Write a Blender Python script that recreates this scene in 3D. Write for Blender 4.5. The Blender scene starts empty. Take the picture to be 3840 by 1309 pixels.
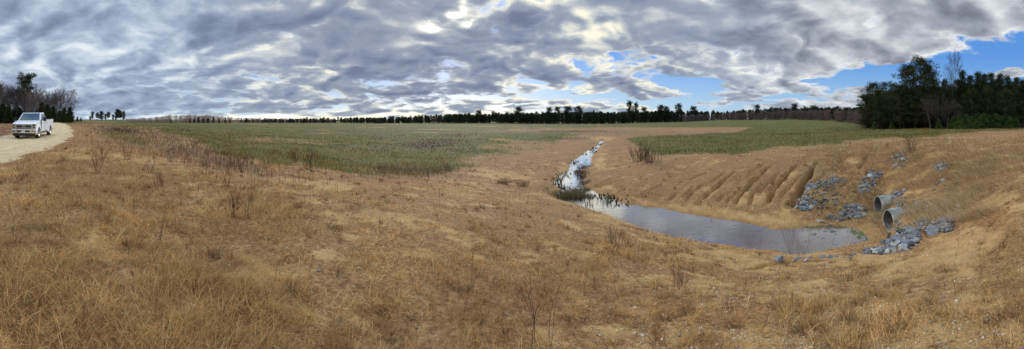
import bpy, math, random
import numpy as np
from mathutils import Vector, Matrix
R = lambda d: d * math.pi / 180
rng = np.random.default_rng(7)
random.seed(11)
scn = bpy.context.scene
COL = scn.collection
EYE, F, CX, HY = 4.5, 1222.0, 1920.0, 448.0       # eye height above the pool; panorama scale
SUN_AZ, SUN_EL = R(-10.3), R(17.3)

def az(px): return (np.asarray(px, float) - CX) / F
def vv(py): return (HY - np.asarray(py, float)) / F

# ------------------------------------------------------------------ noise
def _hash(ix, iy, seed):
    h = (ix.astype(np.int64) * 374761393 + iy.astype(np.int64) * 668265263 + seed * 974711) & 0xffffffff
    h = ((h ^ (h >> 13)) * 1274126177) & 0xffffffff
    return ((h ^ (h >> 16)) & 0xffffff) / float(0xffffff)
def vnoise(x, y, seed=0):
    x = np.asarray(x, float); y = np.asarray(y, float)
    ix, iy = np.floor(x), np.floor(y)
    fx, fy = x - ix, y - iy
    fx = fx * fx * (3 - 2 * fx); fy = fy * fy * (3 - 2 * fy)
    a, b = _hash(ix, iy, seed), _hash(ix + 1, iy, seed)
    c, d = _hash(ix, iy + 1, seed), _hash(ix + 1, iy + 1, seed)
    return (a * (1 - fx) + b * fx) * (1 - fy) + (c * (1 - fx) + d * fx) * fy - .5
def fbm(x, y, seed=0, octs=4):
    s, a, t = 0, 1, 0
    for k in range(octs):
        s = s + a * vnoise(x * 2 ** k + 17.3 * k, y * 2 ** k - 9.1 * k, seed + k); t += a; a *= .5
    return s / t * 2
def sstep(a, b, x):
    t = np.clip((x - a) / (b - a), 0, 1); return t * t * (3 - 2 * t)

# ------------------------------------------------------------------ objects
def tag(o, label=None, cat=None, group=None, kind=None):
    if label: o['label'] = label
    if cat: o['category'] = cat
    if group: o['group'] = group
    if kind: o['kind'] = kind
    return o
def mesh_obj(name, V, Fc, mats, parent=None, smooth=False, midx=None, col=None):
    """V (n,3); Fc: list of faces or an (m,k) array."""
    me = bpy.data.meshes.new(name)
    V = np.asarray(V, np.float32)
    if isinstance(Fc, np.ndarray):
        m, k = Fc.shape
        me.vertices.add(len(V)); me.vertices.foreach_set('co', V.ravel())
        me.loops.add(m * k); me.loops.foreach_set('vertex_index', Fc.astype(np.int32).ravel())
        me.polygons.add(m)
        me.polygons.foreach_set('loop_start', np.arange(m, dtype=np.int32) * k)
        me.update(calc_edges=True)
    else:
        me.from_pydata([tuple(map(float, p)) for p in V], [], Fc); me.update()
    for m_ in (mats if isinstance(mats, (list, tuple)) else [mats]): me.materials.append(m_)
    if midx is not None: me.polygons.foreach_set('material_index', np.asarray(midx, np.int32))
    if smooth: me.polygons.foreach_set('use_smooth', np.ones(len(me.polygons), bool))
    if col is not None:
        a = me.color_attributes.new('tint', 'FLOAT_COLOR', 'POINT')
        c = np.ones((len(V), 4), np.float32); c[:, :3] = col
        a.data.foreach_set('color', c.ravel())
    o = bpy.data.objects.new(name, me); COL.objects.link(o)
    if parent: o.parent = parent
    return o
def empty(name, loc=(0, 0, 0), rz=0.0):
    o = bpy.data.objects.new(name, None); COL.objects.link(o)
    o.location = loc; o.rotation_euler = (0, 0, rz); o.empty_display_size = .2
    return o
def copy_tree(o, parent=None):
    c = o.copy(); COL.objects.link(c)
    if parent is not None: c.parent = parent
    for ch in o.children: copy_tree(ch, c)
    return c

# ------------------------------------------------------------------ materials
def newmat(name):
    m = bpy.data.materials.new(name); m.use_nodes = True
    nt = m.node_tree; nt.nodes.clear()
    out = nt.nodes.new('ShaderNodeOutputMaterial')
    return m, nt, out
class NB:
    """small node builder"""
    def __init__(s, nt): s.nt = nt
    def n(s, t, **kw):
        nd = s.nt.nodes.new(t)
        for k, v in kw.items(): setattr(nd, k, v)
        return nd
    def link(s, a, b): s.nt.links.new(a, b)
    def setin(s, sock, v):
        if isinstance(v, bpy.types.NodeSocket): s.link(v, sock)
        else: sock.default_value = v
    def math(s, op, a, b=None, c=None, clamp=False):
        nd = s.n('ShaderNodeMath', operation=op, use_clamp=clamp)
        s.setin(nd.inputs[0], a)
        if b is not None: s.setin(nd.inputs[1], b)
        if c is not None: s.setin(nd.inputs[2], c)
        return nd.outputs[0]
    def vmath(s, op, a, b=None, out=0):
        nd = s.n('ShaderNodeVectorMath', operation=op)
        s.setin(nd.inputs[0], a)
        if b is not None: s.setin(nd.inputs[1], b)
        return nd.outputs[out]
    def noise(s, vec, scale, detail=4, rough=.55, dist=0.0, dim='3D', w=None):
        nd = s.n('ShaderNodeTexNoise', noise_dimensions=dim)
        s.setin(nd.inputs['Vector'], vec)
        nd.inputs['Scale'].default_value = scale; nd.inputs['Detail'].default_value = detail
        nd.inputs['Roughness'].default_value = rough; nd.inputs['Distortion'].default_value = dist
        return nd.outputs['Fac']
    def mix(s, f, a, b, blend='MIX'):
        nd = s.n('ShaderNodeMix', data_type='RGBA', blend_type=blend)
        s.setin(nd.inputs[0], f); s.setin(nd.inputs[6], a); s.setin(nd.inputs[7], b)
        return nd.outputs[2]
    def ramp(s, fac, stops, interp='LINEAR'):
        nd = s.n('ShaderNodeValToRGB'); s.setin(nd.inputs[0], fac)
        cr = nd.color_ramp; cr.interpolation = interp
        while len(cr.elements) < len(stops): cr.elements.new(.5)
        for e, (p, c) in zip(cr.elements, stops):
            e.position = p; e.color = (c, c, c, 1) if isinstance(c, (int, float)) else (*c, 1)
        return nd.outputs[0]
    def mrange(s, x, a, b, c=0.0, d=1.0, smooth=True):
        nd = s.n('ShaderNodeMapRange', interpolation_type='SMOOTHSTEP' if smooth else 'LINEAR')
        s.setin(nd.inputs[0], x)
        for i, q in enumerate((a, b, c, d)): s.setin(nd.inputs[i + 1], q)
        return nd.outputs[0]
def c4(c): return (*c, 1.0)
def simple(name, col, rough=.6, metal=0.0, var=.15, scale=8.0, bump=0.0, coat=0.0, spec=.5):
    m, nt, out = newmat(name); b = NB(nt)
    p = b.n('ShaderNodeBsdfPrincipled'); b.link(p.outputs[0], out.inputs[0])
    tc = b.n('ShaderNodeTexCoord').outputs['Object']
    nz = b.noise(tc, scale, 5, .6)
    f = b.mrange(nz, .3, .7, 1 - var, 1 + var)
    col_ = b.mix(1.0, c4(col), b.n('ShaderNodeCombineColor').outputs[0], 'MULTIPLY')
    cc = b.nt.nodes[-2] if False else None
    comb = [n for n in nt.nodes if n.type == 'COMBINE_COLOR'][0]
    for i in range(3): b.link(f, comb.inputs[i])
    b.link(col_, p.inputs['Base Color'])
    p.inputs['Roughness'].default_value = rough; p.inputs['Metallic'].default_value = metal
    p.inputs['Specular IOR Level'].default_value = spec
    if coat: p.inputs['Coat Weight'].default_value = coat; p.inputs['Coat Roughness'].default_value = .05
    if bump:
        bn = b.n('ShaderNodeBump'); bn.inputs['Strength'].default_value = bump; bn.inputs['Distance'].default_value = .03
        b.link(nz, bn.inputs['Height']); b.link(bn.outputs[0], p.inputs['Normal'])
    return m
def tint_mat(name, trans=.3, rough=.85):
    """blades, needles and twigs: colour carried per blade, light passes partly through."""
    m, nt, out = newmat(name); b = NB(nt)
    at = b.n('ShaderNodeAttribute', attribute_name='tint').outputs['Color']
    d = b.n('ShaderNodeBsdfDiffuse'); t = b.n('ShaderNodeBsdfTranslucent')
    b.link(at, d.inputs[0]); b.link(at, t.inputs[0])
    mx = b.n('ShaderNodeMixShader'); mx.inputs[0].default_value = trans
    b.link(d.outputs[0], mx.inputs[1]); b.link(t.outputs[0], mx.inputs[2]); b.link(mx.outputs[0], out.inputs[0])
    return m
M_BLADE = tint_mat('blade', .3)
M_NEEDLE = tint_mat('needle', .2)
M_TWIG = tint_mat('twig', .0)
M_BARK = simple('pine_bark', (.075, .058, .046), .9, var=.4, scale=5)
M_GREYBARK = simple('grey_bark', (.13, .11, .095), .9, var=.35, scale=5)
M_DRYSTEM = simple('dry_stem', (.085, .055, .038), .9, var=.3, scale=12)

# ------------------------------------------------------------------ terrain: profiles (picture row, distance) per bearing
PROF = {
 -400: [(1309,2.3),(900,4.4),(646,10),(526,22.5),(495,36),(470,80),(460,150)],
 0:    [(1309,2.27),(900,4.3),(646,9.9),(540,20),(526,22.7),(502,32),(478,60),(459,150)],
 300:  [(1309,2.3),(1000,3.5),(700,7.6),(560,16.5),(500,34),(470,70),(458,130)],
 600:  [(1309,2.3),(1000,3.6),(750,7.),(600,14),(540,22),(500,40),(480,75),(466,150)],
 900:  [(1309,2.35),(1000,3.7),(800,5.9),(700,8.5),(640,12),(590,20),(560,28),(520,50),(490,90),(462,230)],
 1200: [(1309,2.4),(1000,3.8),(850,5.2),(750,7.3),(700,9.5),(660,13),(620,20),(580,32),(540,50),(500,95),(462,280)],
 1500: [(1309,2.45),(1100,3.3),(900,4.9),(800,6.6),(740,8.7),(700,11.5),(660,18),(630,26),(600,34),(560,47),(520,74),(490,125),(462,330)],
 1800: [(1309,2.5),(1100,3.5),(950,5),(850,6.8),(780,9.2),(720,14),(690,18),(660,22.5),(620,29),(580,39),(540,55),(500,98),(480,160),(462,350)],
 2000: [(1309,2.5),(1100,3.6),(950,5.3),(850,7.4),(780,10.5),(740,14.5),(700,19.5),(670,23.5),(640,28),(600,35),(560,48),(520,73),(490,125),(464,330)],
 2250: [(1309,2.5),(1100,3.7),(950,5.7),(880,7.6),(830,10.2),(790,13.6),(770,16),(720,19),(680,21.5),(640,25),(600,33),(560,46),(530,64),(500,100),(465,300)],
 2500: [(1309,2.5),(1150,3.5),(1000,5.4),(940,7.2),(900,9.5),(880,11.2),(865,12.6),(795,15.5),(760,17),(700,19),(640,22.5),(590,27),(560,37),(520,62),(490,110),(460,260)],
 2800: [(1309,2.5),(1150,3.6),(1050,5),(990,6.8),(950,8.8),(930,10.6),(848,13.8),(780,15.3),(700,17.5),(640,20),(590,24),(560,31),(520,55),(490,90),(465,170),(447,260)],
 3000: [(1309,2.5),(1150,3.6),(1060,4.9),(1010,6.3),(975,8),(960,9.4),(863,13.2),(820,14.2),(760,15.5),(700,17.5),(640,20),(590,24),(560,28),(520,50),(490,85),(465,140),(443,230)],
 3150: [(1309,2.5),(1150,3.6),(1050,5),(985,6.8),(950,8.6),(930,9.9),(858,13.2),(800,14.8),(740,16.5),(690,18),(640,20.5),(590,24),(550,30),(520,45),(490,75),(470,120),(452,180)],
 3300: [(1309,2.5),(1150,3.5),(1050,4.9),(980,6.6),(940,8.2),(910,9.6),(888,11.3),(868,12.5),(808,15.2),(764,16.2),(700,18),(640,20),(590,22.5),(550,27),(520,37),(490,65),(475,110)],
 3400: [(1309,2.5),(1150,3.4),(1050,4.6),(980,6),(930,7.5),(880,9.5),(840,10.9),(795,12.3),(758,13.6),(720,15),(690,16.4),(640,18.5),(590,21),(550,25),(520,33),(495,55),(478,100)],
 3550: [(1309,2.45),(1150,3.3),(1050,4.4),(950,6.1),(880,7.8),(820,9.6),(760,11.7),(700,14),(640,16.5),(590,19),(550,23),(520,31),(495,50),(480,90)],
 3700: [(1309,2.4),(1150,3.2),(1000,4.7),(900,6.2),(800,8.3),(720,10.8),(650,14),(590,18),(545,23.5),(515,33),(490,55),(478,90)],
 3840: [(1309,2.3),(1150,3),(1000,4.2),(850,6),(750,8.2),(660,11.5),(590,16),(540,22),(510,30),(492,45),(480,90)],
 4200: [(1309,2.3),(1150,3),(1000,4.2),(850,5.6),(750,7.6),(660,10.6),(590,15),(540,22),(510,30),(492,45),(480,90)],
}
TH = np.concatenate([np.linspace(-math.pi, R(-114), 26)[:-1], np.arange(R(-114), R(114), R(.2)), np.linspace(R(114), math.pi, 26)])
RR = np.concatenate([[.05, .4, .8, 1.2, 1.6], np.exp(np.arange(math.log(1.9), math.log(34), .0068)),
                     np.exp(np.arange(math.log(34), math.log(420), .0125)), np.exp(np.arange(math.log(422), math.log(3200), .08))])
LR = np.log(RR)
cols = []
ckeys = sorted(PROF)
for k in ckeys:
    pr = PROF[k]; rr = np.array([p[1] for p in pr]); z = EYE + vv([p[0] for p in pr]) * rr
    rr = np.concatenate([[.05, 1.2], rr]); z = np.concatenate([[2.92, 2.9], z])
    cols.append(np.interp(LR, np.log(rr), z))
cols = np.array(cols)
cth = az(ckeys)
bth = np.concatenate([[-math.pi, cth[0] - .35], cth, [cth[-1] + .35, math.pi]])
flat = np.full(len(RR), 2.9) + .5 * sstep(60, 300, RR)
cols = np.vstack([flat, cols[:1] * .5 + flat * .5, cols, cols[-1:] * .5 + flat * .5, flat])
j = np.clip(np.searchsorted(bth, TH) - 1, 0, len(bth) - 2)
t = (TH - bth[j]) / (bth[j + 1] - bth[j])
t = (t + t * t * (3 - 2 * t)) / 2
Z = cols[j] * (1 - t)[:, None] + cols[j + 1] * t[:, None]
def smooth_axis(A, n, axis):
    k = np.hanning(2 * n + 3)[1:-1]; k /= k.sum()
    P = np.concatenate([np.repeat(np.take(A, [0], axis), n, axis), A, np.repeat(np.take(A, [-1], axis), n, axis)], axis)
    return sum(k[i] * np.take(P, np.arange(i, i + A.shape[axis]), axis) for i in range(2 * n + 1))
Z = smooth_axis(Z, 11, 1)
mid = (TH > R(-113.5)) & (TH < R(113.5))
Z[mid] = smooth_axis(Z[mid], 9, 0)

GX = np.sin(TH)[:, None] * RR[None]; GY = np.cos(TH)[:, None] * RR[None]
GPX = np.repeat((CX + F * TH)[:, None], len(RR), 1)
GV = (Z - EYE) / RR[None]; GPY = HY - F * GV

# water outline (picture coordinates of the shore, projected to the water level)
SHORE = [(2257,524),(2245,540),(2233,552),(2202,567),(2178,586),(2141,609),(2132,638),(2106,653),(2080,676),(2085,695),(2104,710),(2082,738),
 (2087,754),(2130,767),(2154,782),(2207,786),(2240,791),(2264,811),(2307,820),(2326,840),(2355,841),(2393,860),(2470,875),(2504,881),(2527,898),
 (2620,913),(2725,916),(2806,936),(2898,936),(2956,953),(3038,955),(3084,942),(3153,925),(3211,915),(3262,909),(3256,893),(3236,866),(3200,852),
 (3150,848),(3080,846),(3020,850),(2976,858),(2905,861),(2824,842),(2748,829),(2661,815),(2585,803),(2547,799),(2481,780),(2416,776),(2378,766),
 (2329,761),(2302,742),(2253,736),(2226,717),(2193,706),(2183,685),(2188,657),(2179,636),(2215,619),(2218,587),(2240,562),(2259,532)]
def w_at(px, py, z=0.0):
    r = (z - EYE) / vv(py); return r * math.sin(az(px)), r * math.cos(az(px))
SHW = np.array([w_at(*p) for p in SHORE])
def sdf(x, y, P):
    d = np.full(x.shape, 1e9); ins = np.zeros(x.shape, bool)
    Q = np.roll(P, -1, 0)
    for (ax, ay), (bx, by) in zip(P, Q):
        ex, ey = bx - ax, by - ay
        t = np.clip(((x - ax) * ex + (y - ay) * ey) / (ex * ex + ey * ey + 1e-12), 0, 1)
        d = np.minimum(d, (x - ax - t * ex) ** 2 + (y - ay - t * ey) ** 2)
        if ay != by:
            c = ((ay > y) != (by > y)) & (x < (bx - ax) * (y - ay) / (by - ay) + ax)
            ins ^= c
    d = np.sqrt(d); return np.where(ins, -d, d)
def line_dist(x, y, P):
    d = np.full(x.shape, 1e9); s = np.zeros(x.shape); L = 0
    for (ax, ay), (bx, by) in zip(P[:-1], P[1:]):
        ex, ey = bx - ax, by - ay; l = math.hypot(ex, ey)
        t = np.clip(((x - ax) * ex + (y - ay) * ey) / (l * l + 1e-12), 0, 1)
        q = np.hypot(x - ax - t * ex, y - ay - t * ey)
        m = q < d; d = np.where(m, q, d); s = np.where(m, L + t * l, s); L += l
    return d, s / max(L, 1e-6)

# --- relief of the ground itself
near = np.clip(RR / 6, 0, 1)[None]
Z = Z + .05 * fbm(GX * .8, GY * .8, 3, 4) * near + .018 * fbm(GX * 4, GY * 4, 9, 3)
Z = Z + .35 * fbm(GX * .05, GY * .05, 21, 3) * sstep(35, 90, RR)[None]
Z = Z + .10 * fbm(GX * .35, GY * .35, 33, 3) * sstep(20, 40, RR)[None]
# track
TRACK = np.array([(-260,34),(-170,25),(-84,14.3),(-60,10.2),(-37,5.7),(-28,3.4),(-21,1.3),(-15,-1.5),(-8,-5),(0,-8.5),(12,-11.5),(40,-13),(90,-14)], float)
dT, sT = line_dist(GX, GY, TRACK)
halfw = 2.75
ROADM = 1 - sstep(halfw - .45, halfw + .55, dT + .7 * fbm(GX * .7, GY * .7, 5, 3))
zr = np.interp(np.hypot(GX, GY), [0, 15, 26, 32, 60, 150], [2.92, 2.94, 3.03, 3.12, 3.2, 3.42])
fl = 1 - sstep(halfw, halfw + 3, dT)
Z = Z * (1 - fl) + (zr + .02 * fbm(GX * 1.5, GY * 1.5, 8, 3)) * fl
for off in (-.85, .85):
    Z = Z - .035 * np.exp(-((np.abs(dT) - .85) / .22) ** 2) * .5
# erosion rills on the far bank
def loc0(px, py):
    """distance at which the profile surface is met in this bearing and row"""
    i = int(np.argmin(np.abs(TH - az(px)))); v = vv(py)
    hit = np.nonzero(GV[i] >= v)[0]
    hit = hit[RR[hit] > 2.2]
    r = RR[hit[0]] if len(hit) else 300
    return r * math.sin(az(px)), r * math.cos(az(px))
RILLS = [  # (points in the photograph, width, depth)
 ([(3068,600),(3048,628),(3020,679),(2987,733),(2958,772)], .34, .42),
 ([(2995,612),(2979,625),(2927,679),(2878,750)], .24, .27),
 ([(2900,620),(2856,652),(2824,679),(2791,712),(2748,766)], .22, .22),
 ([(2764,641),(2683,701),(2634,744)], .22, .2),
 ([(3262,570),(3240,598),(3215,640)], .25, .26),
 ([(2661,641),(2579,679)], .16, .12),
 ([(2870,610),(2840,632),(2800,655)], .14, .1),
 ([(2487,690),(2443,712)], .16, .1),
 ([(2930,640),(2880,690),(2840,735)], .13, .1),
 ([(2730,640),(2690,668),(2655,690)], .12, .08),
 ([(2600,700),(2560,735)], .14, .1),
 ([(2780,700),(2740,740),(2715,765)], .12, .1),
 ([(3010,650),(2960,700),(2925,745)], .12, .1),
 ([(2850,700),(2820,735),(2800,770)], .14, .12),
 ([(2640,690),(2600,715),(2570,745)], .16, .14),
 ([(2900,660),(2905,690),(2890,715)], .12, .14),
 ([(3090,640),(3075,665),(3045,690)], .14, .14),
 ([(2540,720),(2510,745)], .14, .1),
 ([(2720,720),(2690,750)], .12, .12),
 ([(1240,690),(1150,668),(1060,655)], .22, .08),
 ([(1850,690),(1960,672)], .2, .1),
 ([(2790,1010),(2830,1000),(2905,985),(2960,978)], .18, .18),
 ([(2560,880),(2480,872),(2400,862),(2330,848)], .2, .12),
 ([(3190,1010),(3280,998),(3370,975),(3460,940)], .14, .07),
 ([(3150,1060),(3290,1015)], .12, .06),
 ([(3540,820),(3640,760),(3760,700)], .2, .08),
 ([(2500,960),(2600,930),(2700,940)], .16, .07),
]
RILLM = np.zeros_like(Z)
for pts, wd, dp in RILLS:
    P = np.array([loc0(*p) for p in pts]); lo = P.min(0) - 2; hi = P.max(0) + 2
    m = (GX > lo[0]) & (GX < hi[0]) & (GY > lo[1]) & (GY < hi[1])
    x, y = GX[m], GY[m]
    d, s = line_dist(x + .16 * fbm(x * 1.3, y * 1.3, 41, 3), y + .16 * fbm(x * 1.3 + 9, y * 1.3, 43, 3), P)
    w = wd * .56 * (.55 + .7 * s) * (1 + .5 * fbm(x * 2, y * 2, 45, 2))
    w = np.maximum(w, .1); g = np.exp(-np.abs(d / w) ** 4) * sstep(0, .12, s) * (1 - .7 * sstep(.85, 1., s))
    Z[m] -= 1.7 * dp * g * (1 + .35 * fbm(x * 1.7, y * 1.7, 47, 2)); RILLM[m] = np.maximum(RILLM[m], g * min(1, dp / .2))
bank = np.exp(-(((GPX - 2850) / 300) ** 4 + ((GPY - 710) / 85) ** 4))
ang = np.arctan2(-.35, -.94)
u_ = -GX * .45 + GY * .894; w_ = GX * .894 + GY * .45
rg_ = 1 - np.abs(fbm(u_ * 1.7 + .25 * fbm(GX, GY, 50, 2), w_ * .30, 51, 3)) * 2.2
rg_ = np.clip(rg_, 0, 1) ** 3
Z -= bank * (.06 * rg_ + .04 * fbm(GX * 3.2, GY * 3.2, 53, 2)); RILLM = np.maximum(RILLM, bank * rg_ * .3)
# pool and stream bed
m = (GX > SHW[:, 0].min() - 5) & (GX < SHW[:, 0].max() + 5) & (GY > SHW[:, 1].min() - 5) & (GY < SHW[:, 1].max() + 5)
SD = np.full(Z.shape, 50.0)
x, y = GX[m], GY[m]
wob = .22 * fbm(x * 1.3, y * 1.3, 61, 4)
SD[m] = sdf(x, y, SHW) + wob * sstep(8, 20, np.hypot(x, y)) 
pos = np.clip(SD, 0, None)
k = sstep(0, 1.5, pos)
Zs = (.015 + .10 * pos) * (1 - k) + np.maximum(Z, .10 + .02 * fbm(GX, GY, 63)) * k
inw = np.clip(-SD, 0, None)
Z = np.where(SD > 0, np.where(SD < 30, Zs, np.where(GY > 0, np.maximum(Z, .1), Z)), -.02 - np.minimum(.45, .22 * inw))

# the ground steps down in front of the culvert mouths and closes over their far ends
PIPES = [(11.52, 5.10, .15), (13.79, 6.63, .04)]
for qx, qy, zb in PIPES:
    s_ = (GX - qx) * .81 - (GY - qy) * .59; t_ = (GX - qx) * .59 + (GY - qy) * .81
    inn = (1 - sstep(.36, .50, np.abs(t_))) * sstep(-1.0, -.4, s_) * (1 - sstep(.50, .72, s_))
    Z = Z * (1 - inn) + np.minimum(Z, zb - .03) * inn
    cov = (1 - sstep(.5, 1.1, np.abs(t_))) * sstep(.55, 1.0, s_) * (1 - sstep(2.2, 3.4, s_))
    Z = Z * (1 - cov) + np.maximum(Z, zb + .98) * cov
# --- what covers the ground
def blob(px, py, rx, ry, rot=0.0):
    dx, dy = GPX - px, GPY - py
    c, s = math.cos(rot), math.sin(rot)
    return np.exp(-((dx * c + dy * s) / rx) ** 2 - ((-dx * s + dy * c) / ry) ** 2)
GPY = HY - F * (Z - EYE) / RR[None]
wn = fbm(GX * .25, GY * .25, 71, 4)
wnf = fbm(GX * 1.2, GY * 1.2, 73, 4)
bl = np.interp(GPX, [200,330,480,620,700,760,900,1100,1300,1500,1620,1750,1900,2030,2100,2160,2250,2300], [455,462,472,500,515,548,590,612,640,655,648,622,590,560,530,505,480,470])
green = sstep(-1, 1, (bl - GPY) / 11 + wn * 2.6 + wnf * 1.6) * (GPX > 150) * (GPX < 2320)
br = np.interp(GPX, [2250,2380,2450,2600,2800,3000,3200,3400,3600,3700,3840,4100], [470,540,578,580,570,548,532,518,503,492,484,480])
brt = np.interp(GPX, [2250,2400,2600,2760,2850,3000], [540,512,502,495,470,430])
greenR = sstep(-1, 1, (br - GPY) / 7 + wn * 2.2 + wnf * 1.4) * sstep(-1, 1, (GPY - brt) / 4 + wn) * (GPX > 2250)
back = (GPY < 478) & (GPX > 1900) & (GPX < 3400)
green = np.maximum(green, np.maximum(greenR, back * (.75 + .25 * wn)))
strip = sstep(-.75, .1, wn + .5 * wnf) * np.exp(-((GPY - np.interp(GPX, [2100,2270,2500,2800], [522,514,497,481])) / 9) ** 2) * (GPX > 2150) * (1 - sstep(2690, 2850, GPX + 60 * wnf))
brownf = np.exp(-(((GPX - 2080) / 380) ** 2 + ((GPY - 489) / 14) ** 2)) * sstep(-.5, .3, wn + .25)
green = green * (1 - strip) * (1 - .85 * brownf)
green = green * (1 - .65 * sstep(.12, .45, fbm(GX * .06 + 3, GY * .06, 79, 4)) * (GPX < 2320) - .3 * sstep(.15, .5, fbm(GX * .16, GY * .16, 80, 3)))
green = np.clip(green + .5 * blob(520, 535, 110, 28, .15) + .4 * blob(430,505,110,14), 0, 1) * (RR[None] > 14)
sand = .0 * Z
for b_ in [(2800,730,230,95,-.1,.55),(2680,800,300,28,.15,1.2),(2900,830,120,40,0,1.3),(2960,780,70,70,0,.6),(1150,680,160,16,.1,1.2),(1260,705,70,10,0,1.4),
           (1020,640,120,10,.12,.7),(1900,660,150,22,.1,.95),(2330,830,180,32,.12,.9),(2250,610,26,60,.3,.9),(2120,640,30,60,.5,.9),(2260,520,50,9,0,1.2),
           (2650,960,260,35,0,.85),(2880,1000,200,34,0,.9),(3200,975,250,28,-.1,1.),(3550,950,330,90,-.35,.85),(3740,760,120,60,-.4,.8),
           (3000,1090,420,90,0,.55),(3500,1120,400,100,0,.6),(2500,1250,350,90,0,.5),(1700,900,420,60,0,.35),(1350,1010,300,60,0,.35),
           (560,600,230,22,.05,.75),(300,575,110,30,0,.7),(750,640,200,26,.1,.6),(1000,1100,250,60,0,.3),(600,740,260,40,0,.3),(3310,780,60,18,0,.9),
           (3200,600,60,30,-.5,.5),(2500,770,80,14,0,.8),(1450,960,260,40,0,.3),(2950,950,250,20,0,.8),(2100,760,110,40,.2,.5)]:
    sand = np.maximum(sand, b_[5] * blob(*b_[:5]))
sand = np.maximum(sand, (.34 - .10 * (GPX < 700)) * (RR[None] < 60) * (1 - sstep(16, 60, RR))[None])
sand = np.clip(sstep(.22, .8, sand * .95 + .60 * wnf + .40 * fbm(GX * 4, GY * 4, 75, 3)), 0, 1)
sand = np.maximum(sand, RILLM * .6)
shore = np.exp(-(np.clip(SD, 0, 50) / .5) ** 2)
sand = np.maximum(sand, shore * .85) * (1 - .75 * green)
redb = np.clip(1.1 * blob(760, 590, 260, 40, .25) + .7 * blob(640,520,160,20,.2) + .9 * blob(20,490,90,40) + .7 * blob(3780, 470, 260, 14) + .6 * blob(2330, 500, 200, 12) + .5 * blob(1500,665,260,12), 0, 1) * (1 - ROADM)
redb = redb * sstep(-.5, .3, wnf + .1)
dark = np.clip(blob(1590, 548, 80, 9) * 1.4 + blob(1650, 530, 90, 7) + blob(440, 491, 70, 9, .1) * 1.3 + blob(1510, 640, 130, 14, .1) * .2 + blob(1700,508,60,5) + .8 * blob(2130, 493, 150, 4)+ .8 * blob(2150, 520, 60, 4) + blob(860,610,70,9)*.5 + blob(1410,515,30,6), 0, 1)
wet = np.exp(-(np.clip(SD, 0, 50) / .35) ** 2)
ZONE = np.stack([green, sand, ROADM, wet], -1)
ZONE2 = np.stack([redb, dark, RILLM, np.ones_like(Z)], -1)

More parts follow.
